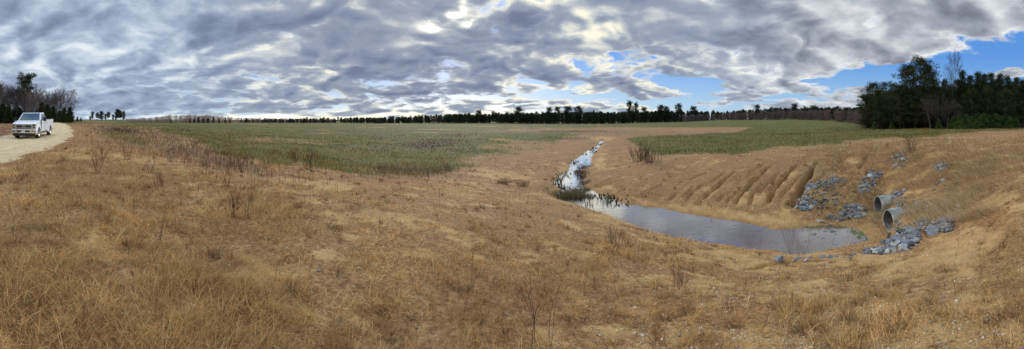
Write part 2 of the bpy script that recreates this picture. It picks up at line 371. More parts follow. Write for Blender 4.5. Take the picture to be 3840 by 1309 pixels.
nT, nR = Z.shape
V = np.stack([GX, GY, Z], -1).reshape(-1, 3)
i0 = (np.arange(nT - 1)[:, None] * nR + np.arange(nR - 1)[None]).ravel()
Fq = np.stack([i0, i0 + 1, i0 + nR + 1, i0 + nR], -1)
def ground_mat():
    m, nt, out = newmat('ground_soil'); b = NB(nt)
    p = b.n('ShaderNodeBsdfPrincipled'); b.link(p.outputs[0], out.inputs[0])
    p.inputs['Roughness'].default_value = .95; p.inputs['Specular IOR Level'].default_value = .15
    P = b.n('ShaderNodeNewGeometry').outputs['Position']
    z1 = b.n('ShaderNodeSeparateColor'); z2 = b.n('ShaderNodeSeparateColor')
    a1 = b.n('ShaderNodeAttribute', attribute_name='zone'); a2 = b.n('ShaderNodeAttribute', attribute_name='zone2')
    b.link(a1.outputs['Color'], z1.inputs[0]); b.link(a2.outputs['Color'], z2.inputs[0])
    g, s, r = z1.outputs; w = a1.outputs['Alpha']; rb, dk, rl = z2.outputs
    n1 = b.noise(P, 2.2, 6, .65); n2 = b.noise(P, 14, 5, .7); n3 = b.noise(P, .22, 4, .6); n4 = b.noise(P, 45, 3, .7)
    thatch = b.ramp(n2, [(.28, (.11, .055, .022)), (.5, (.29, .16, .062)), (.72, (.50, .31, .14))])  # dead thatch, darkened so its colour carries shade between the blades
    thatch = b.mix(b.mrange(n3, .4, .65), thatch, b.mix(1., thatch, (.95, .86, .86, 1), 'MULTIPLY'))
    soil = b.ramp(n1, [(.3, (.28, .13, .040)), (.5, (.44, .238, .078)), (.7, (.56, .345, .14))])
    soil = b.mix(b.mrange(n4, .45, .7), soil, (.50, .36, .18, 1))
    soil = b.mix(b.mrange(n4, .62, .68, 0, .5), soil, (.14, .12, .10, 1))
    soil = b.mix(b.math('MULTIPLY', rl, .85), soil, (.20, .09, .028, 1))  # moist red clay in the rills, with gully shade painted into its colour
    grass = b.ramp(n2, [(.3, (.055, .052, .014)), (.52, (.125, .105, .028)), (.75, (.24, .18, .06))])
    grass = b.mix(b.mrange(n3, .42, .6, 0, .75), grass, b.mix(1., grass, (.60, .95, .62, 1), 'MULTIPLY'))
    grass = b.mix(b.mrange(n1, .52, .7, 0, .5), grass, (.23, .17, .085, 1))
    road = b.ramp(n1, [(.3, (.48, .34, .17)), (.55, (.62, .465, .26)), (.75, (.70, .55, .34))])
    road = b.mix(b.mrange(n4, .5, .7, 0, .5), road, (.50, .38, .22, 1))
    red = b.ramp(n2, [(.3, (.10, .052, .035)), (.7, (.24, .14, .095))])
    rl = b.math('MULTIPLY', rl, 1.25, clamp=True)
    drk = b.ramp(n2, [(.3, (.05, .035, .022)), (.7, (.13, .085, .055))])
    sm = b.mrange(b.math('ADD', s, b.math('MULTIPLY_ADD', b.math('SUBTRACT', n2, .5), 1.5, b.math('MULTIPLY', b.math('SUBTRACT', n4, .5), 1.2))), .15, .85)
    c = b.mix(sm, thatch, soil)
    c = b.mix(b.math('MULTIPLY', rb, .85), c, red)
    c = b.mix(b.mrange(b.math('ADD', g, b.math('MULTIPLY', b.math('SUBTRACT', n1, .5), .8)), .25, .6), c, grass)
    c = b.mix(dk, c, drk)
    c = b.mix(b.mrange(b.math('ADD', r, b.math('MULTIPLY', b.math('SUBTRACT', n1, .5), .5)), .3, .6), c, road)
    c = b.mix(b.math('MULTIPLY', w, .55), c, b.mix(1., c, (.55, .45, .36, 1), 'MULTIPLY'))
    b.link(c, p.inputs['Base Color'])
    bn = b.n('ShaderNodeBump'); bn.inputs['Strength'].default_value = .9; bn.inputs['Distance'].default_value = .05
    h = b.math('ADD', b.math('MULTIPLY', n2, .7), b.math('ADD', n1, b.math('MULTIPLY', n4, .35)))
    b.link(h, bn.inputs['Height']); b.link(bn.outputs[0], p.inputs['Normal'])
    return m
M_GROUND = ground_mat()
ter = mesh_obj('ground', V, Fq, M_GROUND, smooth=True)
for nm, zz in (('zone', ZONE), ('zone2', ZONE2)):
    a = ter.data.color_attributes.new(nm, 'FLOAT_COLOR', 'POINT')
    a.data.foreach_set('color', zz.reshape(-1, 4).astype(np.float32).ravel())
tag(ter, 'sloping bank, field and valley floor of sandy soil, dry thatch and grass', None, None, 'structure')

# --- sampling the finished ground
def samp(A, x, y):
    th = np.arctan2(x, y); lr = np.log(np.maximum(np.hypot(x, y), .06))
    i = np.interp(th, TH, np.arange(nT)); j = np.interp(lr, LR, np.arange(nR))
    i0 = np.clip(i.astype(int), 0, nT - 2); j0 = np.clip(j.astype(int), 0, nR - 2)
    fi, fj = i - i0, j - j0
    if A.ndim == 3: fi, fj = fi[..., None], fj[..., None]
    return (A[i0, j0] * (1 - fi) + A[i0 + 1, j0] * fi) * (1 - fj) + (A[i0, j0 + 1] * (1 - fi) + A[i0 + 1, j0 + 1] * fi) * fj
def H(x, y): return float(samp(Z, np.array([float(x)]), np.array([float(y)]))[0])
GV = (Z - EYE) / RR[None]
def loc(px, py, sink=0.0):
    """point of the ground met in this bearing and row"""
    a = float(az(px)); i = int(np.argmin(np.abs(TH - a))); v = float(vv(py))
    hit = np.nonzero((GV[i] >= v) & (RR > 2.0))[0]
    r = float(RR[hit[0]]) if len(hit) else 300.
    x, y = r * math.sin(a), r * math.cos(a)
    return x, y, H(x, y) - sink
def pol(px, r, sink=0.0):
    a = float(az(px)); x, y = r * math.sin(a), r * math.cos(a); return x, y, H(x, y) - sink

# ------------------------------------------------------------------ water
gx = np.arange(SHW[:, 0].min() - 1, SHW[:, 0].max() + 1, .2); gy = np.arange(SHW[:, 1].min() - 1, SHW[:, 1].max() + 1, .2)
WX, WY = np.meshgrid(gx, gy, indexing='ij')
ws = sdf(WX, WY, SHW)
keep = (ws < .45)
cell = keep[:-1, :-1] & keep[1:, :-1] & keep[:-1, 1:] & keep[1:, 1:]
ci, cj = np.nonzero(cell); n2_ = len(gy)
wf = np.stack([ci * n2_ + cj, (ci + 1) * n2_ + cj, (ci + 1) * n2_ + cj + 1, ci * n2_ + cj + 1], -1)
used, inv = np.unique(wf.ravel(), return_inverse=True)
WV = np.stack([WX.ravel(), WY.ravel(), 0 * WX.ravel()], -1)[used]
m, nt, out = newmat('pool_water'); b = NB(nt)
P = b.n('ShaderNodeNewGeometry').outputs['Position']
mp = b.n('ShaderNodeMapping'); b.link(P, mp.inputs[0]); mp.inputs['Scale'].default_value = (1, 1.9, 1)
bn = b.n('ShaderNodeBump'); bn.inputs['Strength'].default_value = .13; bn.inputs['Distance'].default_value = .02
rip = b.math('ADD', b.math('MULTIPLY', b.noise(mp.outputs[0], 2.2, 3, .5, .6), 1.5), b.math('MULTIPLY', b.noise(mp.outputs[0], 9, 2, .5), .3))
b.link(rip, bn.inputs['Height'])
gl = b.n('ShaderNodeBsdfGlossy'); gl.inputs['Roughness'].default_value = .03; gl.inputs[0].default_value = (1, 1, 1, 1)
b.link(bn.outputs[0], gl.inputs['Normal'])
fr = b.n('ShaderNodeFresnel'); fr.inputs[0].default_value = 1.33; b.link(bn.outputs[0], fr.inputs['Normal'])
df = b.n('ShaderNodeBsdfDiffuse'); b.link(b.mix(b.mrange(b.noise(P, .5, 3), .4, .6), (.15, .105, .07, 1), (.19, .125, .07, 1)), df.inputs[0])
tr = b.n('ShaderNodeBsdfTransparent'); tr.inputs[0].default_value = (.75, .62, .45, 1)
m1 = b.n('ShaderNodeMixShader'); m1.inputs[0].default_value = .5
b.link(tr.outputs[0], m1.inputs[1]); b.link(df.outputs[0], m1.inputs[2])
m2 = b.n('ShaderNodeMixShader'); b.link(b.math('MULTIPLY_ADD', b.math('POWER', fr.outputs[0], 1.5), 6.6, .03, clamp=True), m2.inputs[0]); b.link(m1.outputs[0], m2.inputs[1]); b.link(gl.outputs[0], m2.inputs[2])
b.link(m2.outputs[0], out.inputs[0])
wat = mesh_obj('water', WV, inv.reshape(-1, 4), m, smooth=True)
tag(wat, 'shallow brown pool and narrow stream reflecting the clouds', None, None, 'structure')
# ------------------------------------------------------------------ grass and weeds
def blades(x, y, L, W, phi, a1, a2, col, lift=0.0, z=None):
    n = len(x); z = samp(Z, x, y) - .01 + lift if z is None else z
    P0 = np.stack([x, y, z], -1)
    h = np.stack([np.cos(phi), np.sin(phi), 0 * phi], -1); up = np.array([0, 0, 1.])
    Mi = P0 + (h * np.sin(a1)[:, None] + up * np.cos(a1)[:, None]) * (L * .5)[:, None]
    T = Mi + (h * np.sin(a2)[:, None] + up * np.cos(a2)[:, None]) * (L * .5)[:, None]
    ps = phi + math.pi / 2 + rng.uniform(-.6, .6, n)
    w = np.stack([np.cos(ps), np.sin(ps), 0 * ps], -1) * (W * .5)[:, None]
    V = np.stack([P0 - w, P0 + w, Mi + w * .8, Mi - w * .8, T], 1).reshape(-1, 3)
    b_ = np.arange(n) * 5
    F1 = np.stack([b_, b_ + 1, b_ + 2, b_ + 3, b_ + 3], -1)
    tris = np.concatenate([np.stack([b_, b_ + 1, b_ + 2], -1), np.stack([b_, b_ + 2, b_ + 3], -1), np.stack([b_ + 3, b_ + 2, b_ + 4], -1)])
    return V, tris, np.repeat(col, 5, 0)
def join(parts):
    Vs, Fs, Cs, o = [], [], [], 0
    for V, Fc, C in parts:
        Vs.append(V); Fs.append(Fc + o); Cs.append(C); o += len(V)
    return np.concatenate(Vs), np.concatenate(Fs), np.concatenate(Cs)
def pick(n, pal, var=.18):
    pal = np.array(pal, float); c = pal[rng.integers(0, len(pal), n)]
    return np.clip(c * (1 + rng.normal(0, var, (n, 1))) * (1 + rng.normal(0, .025, (n, 3))), .01, .9)
ZN = np.concatenate([ZONE, ZONE2[..., :3]], -1)
def soft(c, m): return c * np.minimum(1, m / np.maximum(c.max(1, keepdims=True), 1e-6))
def scatter(n, r0, r1, th0=-93, th1=93, pw=0.0):
    th = R(rng.uniform(th0, th1, n)); u = rng.random(n)
    if pw == 0: r = r0 * (r1 / r0) ** u
    else: r = (r0 ** pw + u * (r1 ** pw - r0 ** pw)) ** (1 / pw)
    return r * np.sin(th), r * np.cos(th), r, th
STRAW = [(.58,.385,.165),(.50,.32,.125),(.68,.48,.235),(.38,.235,.095),(.54,.37,.175),(.25,.145,.06),(.44,.31,.17),(.76,.58,.32)]
PINKS = [(.52,.33,.175),(.60,.40,.225),(.42,.25,.125),(.66,.47,.28),(.34,.20,.10)]
GREENS = [(.12,.108,.02),(.18,.15,.03),(.085,.088,.018),(.21,.165,.045),(.062,.088,.024),(.27,.20,.07)]
parts = []
# dry grass, clumped, mostly lying over
x, y, r, th = scatter(760000, 1.5, 95, -108, 108)
zn = samp(ZN, x, y); sd = samp(SD, x, y)
cl = fbm(x * 1.7, y * 1.7, 91, 3); cl2 = fbm(x * .35, y * .35, 93, 3)
pr = (1 - zn[:, 2]) * (1 - (.78 - .25 * sstep(12, 22, r)) * zn[:, 1]) * (1 - .85 * zn[:, 0]) * np.clip(.50 + .22 * sstep(9, 18, r) + .75 * cl + .5 * cl2 + .25 * (th < R(-35)), .03, 1)
pr *= (1 - .9 * zn[:, 6]) * (sd > .12) * (1 - .6 * np.exp(-(sd / .7) ** 2))
pr *= np.where(th > R(20), .75, 1.)
k = rng.random(len(x)) < pr
x, y, r, th, cl, cl2 = x[k], y[k], r[k], th[k], cl[k], cl2[k]
n = len(x)
g = .35 + .65 * rng.random(n)
L = rng.uniform(.07, .23, n) * (1 + .35 * sstep(10, 30, r)) * (1 + .5 * np.clip(cl, 0, 1)) * np.where(th < R(-40), 1.2, .85)
W = .0042 * np.maximum(1, r / 4) ** .85 * rng.uniform(.7, 1.3, n)
flow = 6.3 * fbm(x * .22, y * .22, 95, 3)
phi = np.where(rng.random(n) < .2, flow + rng.normal(0, .7, n), rng.uniform(0, 6.283, n))
big = rng.random(n) < np.where(th < R(-35), .16, .05); L = np.where(big, L * 1.35, L * .9); W = np.where(big, W * 1.2, W * .95)
a1 = np.clip(np.abs(rng.normal(R(68), R(17), n)), 0, R(86)); a2 = np.clip(a1 + np.abs(rng.normal(R(16), R(14), n)), 0, R(97))
c = soft(pick(n, STRAW, .38) * np.array([1.18, .98, .78]) * np.where(big, 1.15, .90)[:, None], .72); pk = np.clip(sstep(9, 26, r) * .8 + .3 * fbm(x * .3, y * .3, 97, 3), 0, 1)[:, None]
c = c * (1 - pk) + pick(n, PINKS, .26) * np.array([1.06, .98, .88]) * pk
c *= np.clip(1 + .5 * fbm(x * .45, y * .45, 99, 3) + .35 * fbm(x * 2.2, y * 2.2, 98, 2), .25, 1.5)[:, None]
parts.append(blades(x, y, L, W, phi, a1, a2, c))
# dense tufts in the near ground: blades fanning from one root
x0, y0, r0, t0 = scatter(7600, 1.5, 34, -108, 108)
zn = samp(ZN, x0, y0); sd = samp(SD, x0, y0)
k = (rng.random(len(x0)) < (1 - .7 * zn[:, 1]) * (1 - zn[:, 2]) * (1 - .8 * zn[:, 0]) * (.45 + .6 * fbm(x0 * .6, y0 * .6, 101, 2))) & (sd > .5)
x0, y0, r0, t0 = x0[k], y0[k], r0[k], t0[k]
q = 34; n = len(x0) * q
x = np.repeat(x0, q); y = np.repeat(y0, q); r = np.repeat(r0, q)
sp = np.repeat(rng.uniform(.02, .09, len(x0)), q)
phi0 = np.repeat(rng.uniform(0, 6.283, len(x0)), q)
phi = phi0 + rng.normal(0, 1.1, n)
x = x + np.cos(phi) * sp * rng.random(n); y = y + np.sin(phi) * sp * rng.random(n)
L = np.repeat(rng.uniform(.07, .22, len(x0)) * np.where(t0 < R(-35), 1.5, 1), q) * rng.uniform(.6, 1.2, n)
a1 = np.abs(rng.normal(R(55), R(20), n)); a2 = a1 + np.abs(rng.normal(R(26), R(18), n))
c = np.repeat(soft(pick(len(x0), [(.52,.31,.12),(.42,.245,.09),(.30,.165,.065),(.60,.38,.16),(.22,.12,.05)], .25), .6), q, 0) * (1 + rng.normal(0, .2, (n, 1)))
parts.append(blades(x, y, L, .0042 * np.maximum(1, r / 4) ** .8 * rng.uniform(.7, 1.3, n), phi, a1, a2, np.clip(c, .03, .85)))
V, Fc, C = join(parts)
o = mesh_obj('dry_grass', V, Fc, M_BLADE, col=C)
tag(o, 'straw-coloured dead grass lying matted over the sandy bank', 'grass', None, 'stuff')

# long lodged grass over the culvert slope
x, y, r, th = scatter(150000, 8, 32, 48, 92)
px, z_ = CX + F * th, samp(Z, x, y); py = HY - F * (z_ - EYE) / r
wgt = np.exp(-(((px - 3420) / 330) ** 4 + ((py - 690) / 150) ** 4)) + np.exp(-(((px - 3110) / 120) ** 2 + ((py - 770) / 60) ** 2)) + .5 * (py < 640)
wgt = np.clip(wgt, 0, 1) * sstep(R(47), R(58), th) * np.clip(.55 + .8 * fbm(x * .8, y * .8, 103, 3), .05, 1) * (1 - .7 * samp(ZN, x, y)[:, 1]) * (samp(SD, x, y) > .2)
k = rng.random(len(x)) < wgt
x, y, r, px, py = x[k], y[k], r[k], px[k], py[k]; n = len(x)
dx = samp(Z, x + .3, y) - samp(Z, x - .3, y); dy = samp(Z, x, y + .3) - samp(Z, x, y - .3)
down = np.arctan2(-dy, -dx)
phi = down + 1.1 * fbm(x * .7, y * .7, 105, 3) + rng.normal(0, .35, n)
a1 = np.clip(rng.normal(R(55), R(15), n), 0, R(85)); a2 = a1 + R(rng.uniform(20, 45, n))
c = pick(n, STRAW + [(.45,.30,.15),(.52,.38,.20)], .2)
V, Fc, C = blades(x, y, rng.uniform(.25, .6, n), .007 * (r / 8) ** .8 * rng.uniform(.7, 1.3, n), phi, a1, a2, c)
o = mesh_obj('long_dry_grass', V, Fc, M_BLADE, col=C)
tag(o, 'long tan grass combed downhill over the culvert slope', 'grass', None, 'stuff')

# green field
x, y, r, th = scatter(330000, 13, 260)
zn = samp(ZN, x, y)
k = rng.random(len(x)) < zn[:, 0] * np.clip(.55 + .6 * fbm(x * .35, y * .35, 107, 3), .05, 1) * (1 - zn[:, 2])
x, y, r, th = x[k], y[k], r[k], th[k]; n = len(x)
c = pick(n, GREENS, .2)
yl = np.clip(.30 + 1.0 * fbm(x * .07, y * .07, 109, 3) + .35 * fbm(x * .5, y * .5, 111, 2) + .3 * (r < 40), 0, 1)[:, None]
c = c * (1 - .75 * yl) + pick(n, [(.21,.165,.05),(.27,.20,.075),(.17,.14,.045),(.24,.165,.08)], .25) * .75 * yl
bg_ = np.clip(1.6 * fbm(x * .05 + 4, y * .05, 113, 2) - .1, 0, 1)[:, None]
c = c * (1 - .5 * bg_) + c * np.array([.66, .98, .72]) * .5 * bg_
L = rng.uniform(.12, .34, n) * (1 + .9 * np.clip(fbm(x * .6, y * .6, 115, 2), 0, 1)) * np.clip(70 / r, .25, 1)
c = c * np.clip(1 + .7 * fbm(x * .18, y * .18, 116, 3), .4, 1.5)[:, None] * np.array([1.08, .88, .66])
V, Fc, C = blades(x, y, L, .016 * (r / 15) ** .9 * rng.uniform(.6, 1.3, n), rng.uniform(0, 6.283, n), np.abs(rng.normal(R(22), R(15), n)), np.abs(rng.normal(R(48), R(20), n)), np.clip(c, .02, .8))
o = mesh_obj('green_grass', V, Fc, M_BLADE, col=C)
tag(o, 'low green and olive winter grass covering the wide field', 'grass', None, 'stuff')

# thin upright weeds, rust and grey brown, thick in the brush patches
x, y, r, th = scatter(160000, 3.5, 170)
zn = samp(ZN, x, y); sd = samp(SD, x, y)
pr = np.clip(.9 * zn[:, 4] + 1.0 * zn[:, 5] + .006, 0, 1) * (1 - zn[:, 2]) * (sd > .3) * np.clip(.6 + .9 * fbm(x * .9, y * .9, 117, 3), .0, 1)
k = rng.random(len(x)) < pr
x, y, r, dk = x[k], y[k], r[k], zn[k, 5]; n = len(x)
q = 4
X = np.repeat(x, q); Y = np.repeat(y, q); Rr = np.repeat(r, q); N = len(X); Dk = np.repeat(dk, q)
hgt = np.repeat(rng.uniform(.12, .42, n) * (1 + .5 * dk), q)
first = np.tile(np.arange(q) == 0, n)
phi = rng.uniform(0, 6.283, N)
zb = samp(Z, X, Y) + np.where(first, 0, hgt * rng.uniform(.25, .75, N))
L = np.where(first, hgt, hgt * rng.uniform(.25, .5, N))
a1 = np.where(first, np.abs(rng.normal(0, R(9), N)), rng.uniform(R(20), R(50), N))
c = np.repeat(pick(n, [(.17,.085,.055),(.23,.125,.08),(.13,.075,.05),(.26,.16,.105)], .2), q, 0)
c = c * (1 - Dk[:, None]) + c * np.array([.62, .66, .68]) * Dk[:, None]
V, Fc, C = blades(X, Y, L, .005 * np.maximum(1, Rr / 6) ** .8, phi, a1, a1 + .1, c, z=zb)
o = mesh_obj('rusty_weeds', V, Fc, M_TWIG, col=C)
tag(o, 'thin rust-brown weed stems standing in drifts', 'weeds', None, 'stuff')

# pebbles
x, y, r, th = scatter(30000, 1.5, 14, -105, 105)
sn = samp(ZN, x, y)[:, 1]; sd = samp(SD, x, y)
k = (rng.random(len(x)) < (.12 + .75 * sn + .25 * (th > R(20))) * np.clip(.6 + .8 * fbm(x * .8, y * .8, 121, 3), .05, 1)) & (sd > .3)
x, y, r = x[k], y[k], r[k]; n = len(x)
s = rng.lognormal(math.log(.0085), .42, n) * np.maximum(1, r / 5) ** .5
oct_ = np.array([(1,0,0),(.2,.9,0),(-1,.1,0),(0,-1,0),(.1,0,.7),(0,0,-.6)])
a = rng.uniform(0, 6.283, n); ca, sa = np.cos(a), np.sin(a)
O = oct_[None] * s[:, None, None] * rng.uniform(.6, 1.3, (n, 6, 1))
V = np.stack([O[..., 0] * ca[:, None] - O[..., 1] * sa[:, None] + x[:, None], O[..., 0] * sa[:, None] + O[..., 1] * ca[:, None] + y[:, None], O[..., 2] + (samp(Z, x, y) + s * .25)[:, None]], -1).reshape(-1, 3)
f8 = np.array([(0,1,4),(1,2,4),(2,3,4),(3,0,4),(1,0,5),(2,1,5),(3,2,5),(0,3,5)])
Fc = (np.arange(n)[:, None, None] * 6 + f8[None]).reshape(-1, 3)
c = pick(n, [(.60,.44,.24),(.50,.33,.15),(.68,.56,.38),(.27,.26,.24),(.62,.54,.42),(.40,.24,.10),(.20,.195,.19)], .15)
o = mesh_obj('pebbles', V, Fc, M_TWIG, col=np.repeat(c, 6, 0))
tag(o, 'small tan, white and grey pebbles strewn over the sandy bank', 'gravel', None, 'stuff')

# ------------------------------------------------------------------ tubes and branching
def tubes(seg, sides=3):
    """seg: list of (p0, p1, r0, r1)"""
    A = np.array([s[0] for s in seg], float); B = np.array([s[1] for s in seg], float)
    ra = np.array([s[2] for s in seg]); rb = np.array([s[3] for s in seg])
    d = B - A; d /= np.linalg.norm(d, axis=1, keepdims=True) + 1e-9
    ref = np.where(np.abs(d[:, 2:3]) < .9, np.array([[0, 0, 1.]]), np.array([[1., 0, 0]]))
    u = np.cross(d, ref); u /= np.linalg.norm(u, axis=1, keepdims=True) + 1e-9; w = np.cross(d, u)
    an = np.arange(sides) * 2 * math.pi / sides
    ring = u[:, None] * np.cos(an)[None, :, None] + w[:, None] * np.sin(an)[None, :, None]
    V = np.concatenate([A[:, None] + ring * ra[:, None, None], B[:, None] + ring * rb[:, None, None]], 1)
    n = len(seg); i = np.arange(sides); j = (i + 1) % sides
    Fq = np.stack([i, j, j + sides, i + sides], -1)[None] + (np.arange(n) * 2 * sides)[:, None, None]
    return V.reshape(-1, 3), Fq.reshape(-1, 4)
def grow(seg, p, d, L, r, lvl, rd, spread=.6, nb=(2, 3), steps=3, up=.12, minr=.006, taper=.72):
    d = np.array(d, float); p = np.array(p, float)
    for s in range(steps):
        d = d + rd.normal(0, .13, 3) + np.array([0, 0, up * .5]); d /= np.linalg.norm(d)
        q = p + d * L / steps; r2 = max(minr, r * (taper ** (1 / steps)))
        seg.append((p, q, r, r2)); p, r = q, r2
        if lvl > 0 and s > 0 or (lvl > 0 and rd.random() < .4):
            for _ in range(rd.integers(1, 3) if s < steps - 1 else rd.integers(*nb) + 1):
                v = rd.normal(0, 1, 3); v -= d * v.dot(d); v /= np.linalg.norm(v) + 1e-6
                nd = d + v * rd.uniform(.5, 1.3) * spread + np.array([0, 0, up]); nd /= np.linalg.norm(nd)
                grow(seg, p, nd, L * rd.uniform(.5, .78), max(minr, r * .55), lvl - 1, rd, spread, nb, 2, up, minr, taper)
def leaves(cent, rad, n, size, pal, rd, flat=.6, asp=.35):
    """n small leaf faces in a ball round each centre"""
    cent = np.repeat(np.asarray(cent, float), n, 0); rad = np.repeat(np.asarray(rad, float), n)
    m = len(cent); v = rd.normal(0, 1, (m, 3)); v /= np.linalg.norm(v, axis=1, keepdims=True)
    P = cent + v * (rad * rd.random(m) ** .45)[:, None] * np.array([1, 1, flat])
    a = v + rd.normal(0, .5, (m, 3)); a /= np.linalg.norm(a, axis=1, keepdims=True)
    b_ = np.cross(a, rd.normal(0, 1, (m, 3))); b_ /= np.linalg.norm(b_, axis=1, keepdims=True) + 1e-9
    s = size * rd.uniform(.6, 1.4, m)[:, None]
    V = np.stack([P - b_ * s * asp, P + b_ * s * asp, P + a * s * 1.6 + b_ * s * asp * .4], 1).reshape(-1, 3)
    pal = np.array(pal); c = pal[rd.integers(0, len(pal), m)] * (1 + rd.normal(0, .2, (m, 1)))
    return V, np.arange(m * 3).reshape(-1, 3), np.repeat(np.clip(c, .004, .6), 3, 0)
NEED = [(.040,.056,.020),(.056,.072,.026),(.030,.045,.018),(.085,.090,.030),(.050,.060,.027)]
NEEDR = NEED + [(.075,.06,.026)]
GREENP = [(.075,.115,.028),(.10,.14,.04),(.055,.09,.025)]

def pine_geo(Ht, rad, seed, base=.35, nb=46, lf=26, ls=.17, cs=.62, style='round', pal=NEED):
    rd = np.random.default_rng(seed); tr = []; p = np.array([0, 0, 0.]); r = Ht * .0135 + .02
    lean = rd.normal(0, .015, 2); pts = []
    K = 9
    for k in range(K):
        q = np.array([lean[0] * Ht * (k + 1) / K + rd.normal(0, .04), lean[1] * Ht * (k + 1) / K + rd.normal(0, .04), Ht * .97 * (k + 1) / K])
        r2 = (Ht * .0135 + .02) * (1 - .88 * (k + 1) / K); tr.append((p, q, r, r2)); p, r = q, r2
    cents, rads, br = [], [], []
    for k in range(nb):
        t = base + (1 - base) * ((k + rd.random()) / nb); h = Ht * t
        u = (t - base) / (1 - base)
        if style == 'round': prof = (math.sin(math.pi * (.14 + .80 * u)) ** .7)
        elif style == 'flat': prof = .45 + .75 * math.sin(math.pi * (.25 + .6 * u))
        else: prof = (1 - u) ** .75 * .95 + .07
        L = rad * prof * rd.uniform(.6, 1.12)
        a = rd.uniform(0, 6.283); el = rd.uniform(-.15, .35) + (.5 * u if style != 'cone' else .3 * u)
        d = np.array([math.cos(a) * math.cos(el), math.sin(a) * math.cos(el), math.sin(el)])
        o_ = np.array([lean[0] * h, lean[1] * h, h * .97]); e = o_ + d * L
        mid_ = o_ + d * L * .5 + np.array([0, 0, -.05 * L])
        rr = .012 * Ht / 10 * (1.3 - u) + .012
        br += [(o_, mid_, rr * 1.3, rr), (mid_, e, rr, rr * .4)]
        for f in ((1., .72, .46) if L > rad * .45 else (1., .6)):
            jt = rd.normal(0, .16, 3) * rad * .35
            cents.append(o_ + d * L * f + jt + np.array([0, 0, .12])); rads.append(cs * rd.uniform(.65, 1.25))
    cents.append(np.array([lean[0] * Ht, lean[1] * Ht, Ht * .97])); rads.append(cs * .8)
    return tr, br, leaves(cents, rads, lf, ls, pal, rd)
def tree_thing(name, V0F0, crown, label, cat, group, crown_name='crown', bark=None, cmat=None):
    root = empty(name)
    V, Fq = tubes(V0F0[0], 7); mesh_obj('trunk', V, Fq, bark or M_BARK, root, smooth=True)
    if len(V0F0) > 1 and V0F0[1]:
        V, Fq = tubes(V0F0[1], 4); mesh_obj('branches', V, Fq, bark or M_BARK, root)
    V, Fc, C = crown; mesh_obj(crown_name, V, Fc, cmat or M_NEEDLE, root, col=C)
    tag(root, label, cat, group); return root
def place(root, first, px, r, s=1.0, sxy=None, label=None, group=None, sink=.1):
    o = copy_tree(root) if not first else root
    x, y, z = pol(px, r, sink); o.location = (x, y, z); o.rotation_euler = (0, 0, random.uniform(0, 6.28))
    o.scale = ((sxy or s), (sxy or s), s)
    if label: o['label'] = label
    if group: o['group'] = group
    return o

# --- the pine wood on the right
PV = []
for i, (Ht, rad, st, bs, nb) in enumerate([(10, 2.5, 'round', .12, 120), (10, 2.2, 'cone', .05, 120), (10, 2.8, 'round', .22, 105), (10, 2.0, 'cone', .1, 115)]):
    tr, br, cr = pine_geo(Ht, rad, 200 + i, bs, nb, 34, .115, .46, st, NEEDR)
    PV.append([tree_thing('pine_tree', (tr, br), cr, 'x', 'tree', None), False])
def top_h(px, py, r): return (EYE + float(vv(py)) * r) - pol(px, r)[2]
RP = [(3247,352,84,0,1.0,'smallest dark pine at the field-side tip of the right-hand wood'),(3274,311,88,0,1.15,'round dark pine, second in from the tip of the right-hand wood'),
 (3320,309,86,2,.95,'dark pine in front of the dip in the right-hand wood'),(3296,335,80,1,1.,'low dark pine filling the tip of the right-hand wood'),
 (3405,243,82,0,.95,'tall dark pine shouldering the tallest tree of the wood'),(3452,221,80,2,1.02,'tallest broad-crowned pine standing above the right-hand wood'),
 (3481,247,84,0,.8,'tall pine close behind the tallest tree, on its far side'),(3375,320,78,0,1.,'mid-height pine below the tallest crown, field side'),
 (3545,296,86,3,1.1,'lower pine just past the tallest crown'),(3611,263,84,3,1.0,'pointed pine beside the thin bare tree'),
 (3638,280,80,1,1.,'short-topped pine next to the pointed pine'),(3665,269,82,3,1.05,'spiky pine in the middle of the even row'),(3692,274,79,1,1.,'rusty-tinted pine in the even row'),
 (3719,272,82,3,1.05,'dark spiky pine past the rusty-tinted one'),(3746,276,80,1,1.,'dark pine fourth from the edge of the view'),(3777,284,82,3,1.05,'dark pine third from the edge of the view'),
 (3808,287,79,1,1.,'dark pine second from the edge of the view'),(3834,299,81,3,1.1,'pine cut by the edge of the view'),
 (3590,300,90,0,1.1,None),(3500,300,92,2,1.1,None),(3560,330,78,1,1.1,None),(3430,330,77,0,1.0,None),(3340,345,92,0,1.1,None),(3620,310,92,0,1.2,None),(3680,300,93,0,1.2,None),(3740,300,93,0,1.2,None),(3800,310,93,0,1.2,None),(3860,300,86,0,1.2,None),(3525,340,84,0,1.2,None),(3465,350,90,2,1.2,None),(3705,330,76,0,.9,None),(3770,335,75,0,.9,None),(3645,335,76,0,.9,None)]
for px, py, r, vi, wd, lb in RP:
    Ht = top_h(px, py, r) * 1.0; s = Ht / 10; wd *= 1.3 if 3360 < px < 3490 and lb else 1.08
    root, used_ = PV[vi]; PV[vi][1] = True
    place(root, not used_, px, r, s, (s * .5 + .62) * wd, lb or 'dark pine filling the wood behind the front row', 'pines of the right-hand wood')
# young bright pines along its foot
tr, br, cr = pine_geo(3, 1.15, 230, .03, 60, 26, .10, .26, 'cone', GREENP)
yp = tree_thing('young_pine', (tr, br), cr, 'x', 'tree', None)
for i, (px, py, r) in enumerate([(3575,440,72),(3598,432,70),(3622,428,73),(3642,437,69),(3665,425,74),(3690,426,71),(3712,433,73),(3735,427,72),(3760,434,74),(3785,437,72),(3810,441,74),(3522,452,73),(3280,455,78),(3345,458,76),(3660,448,67),(3610,450,67)]):
    s = max(.35, top_h(px, py, r) / 3)
    place(yp, i == 0, px, r, s, s * 1.25, 'bright green young pine at the foot of the dark wood', 'young pines along the foot of the wood')

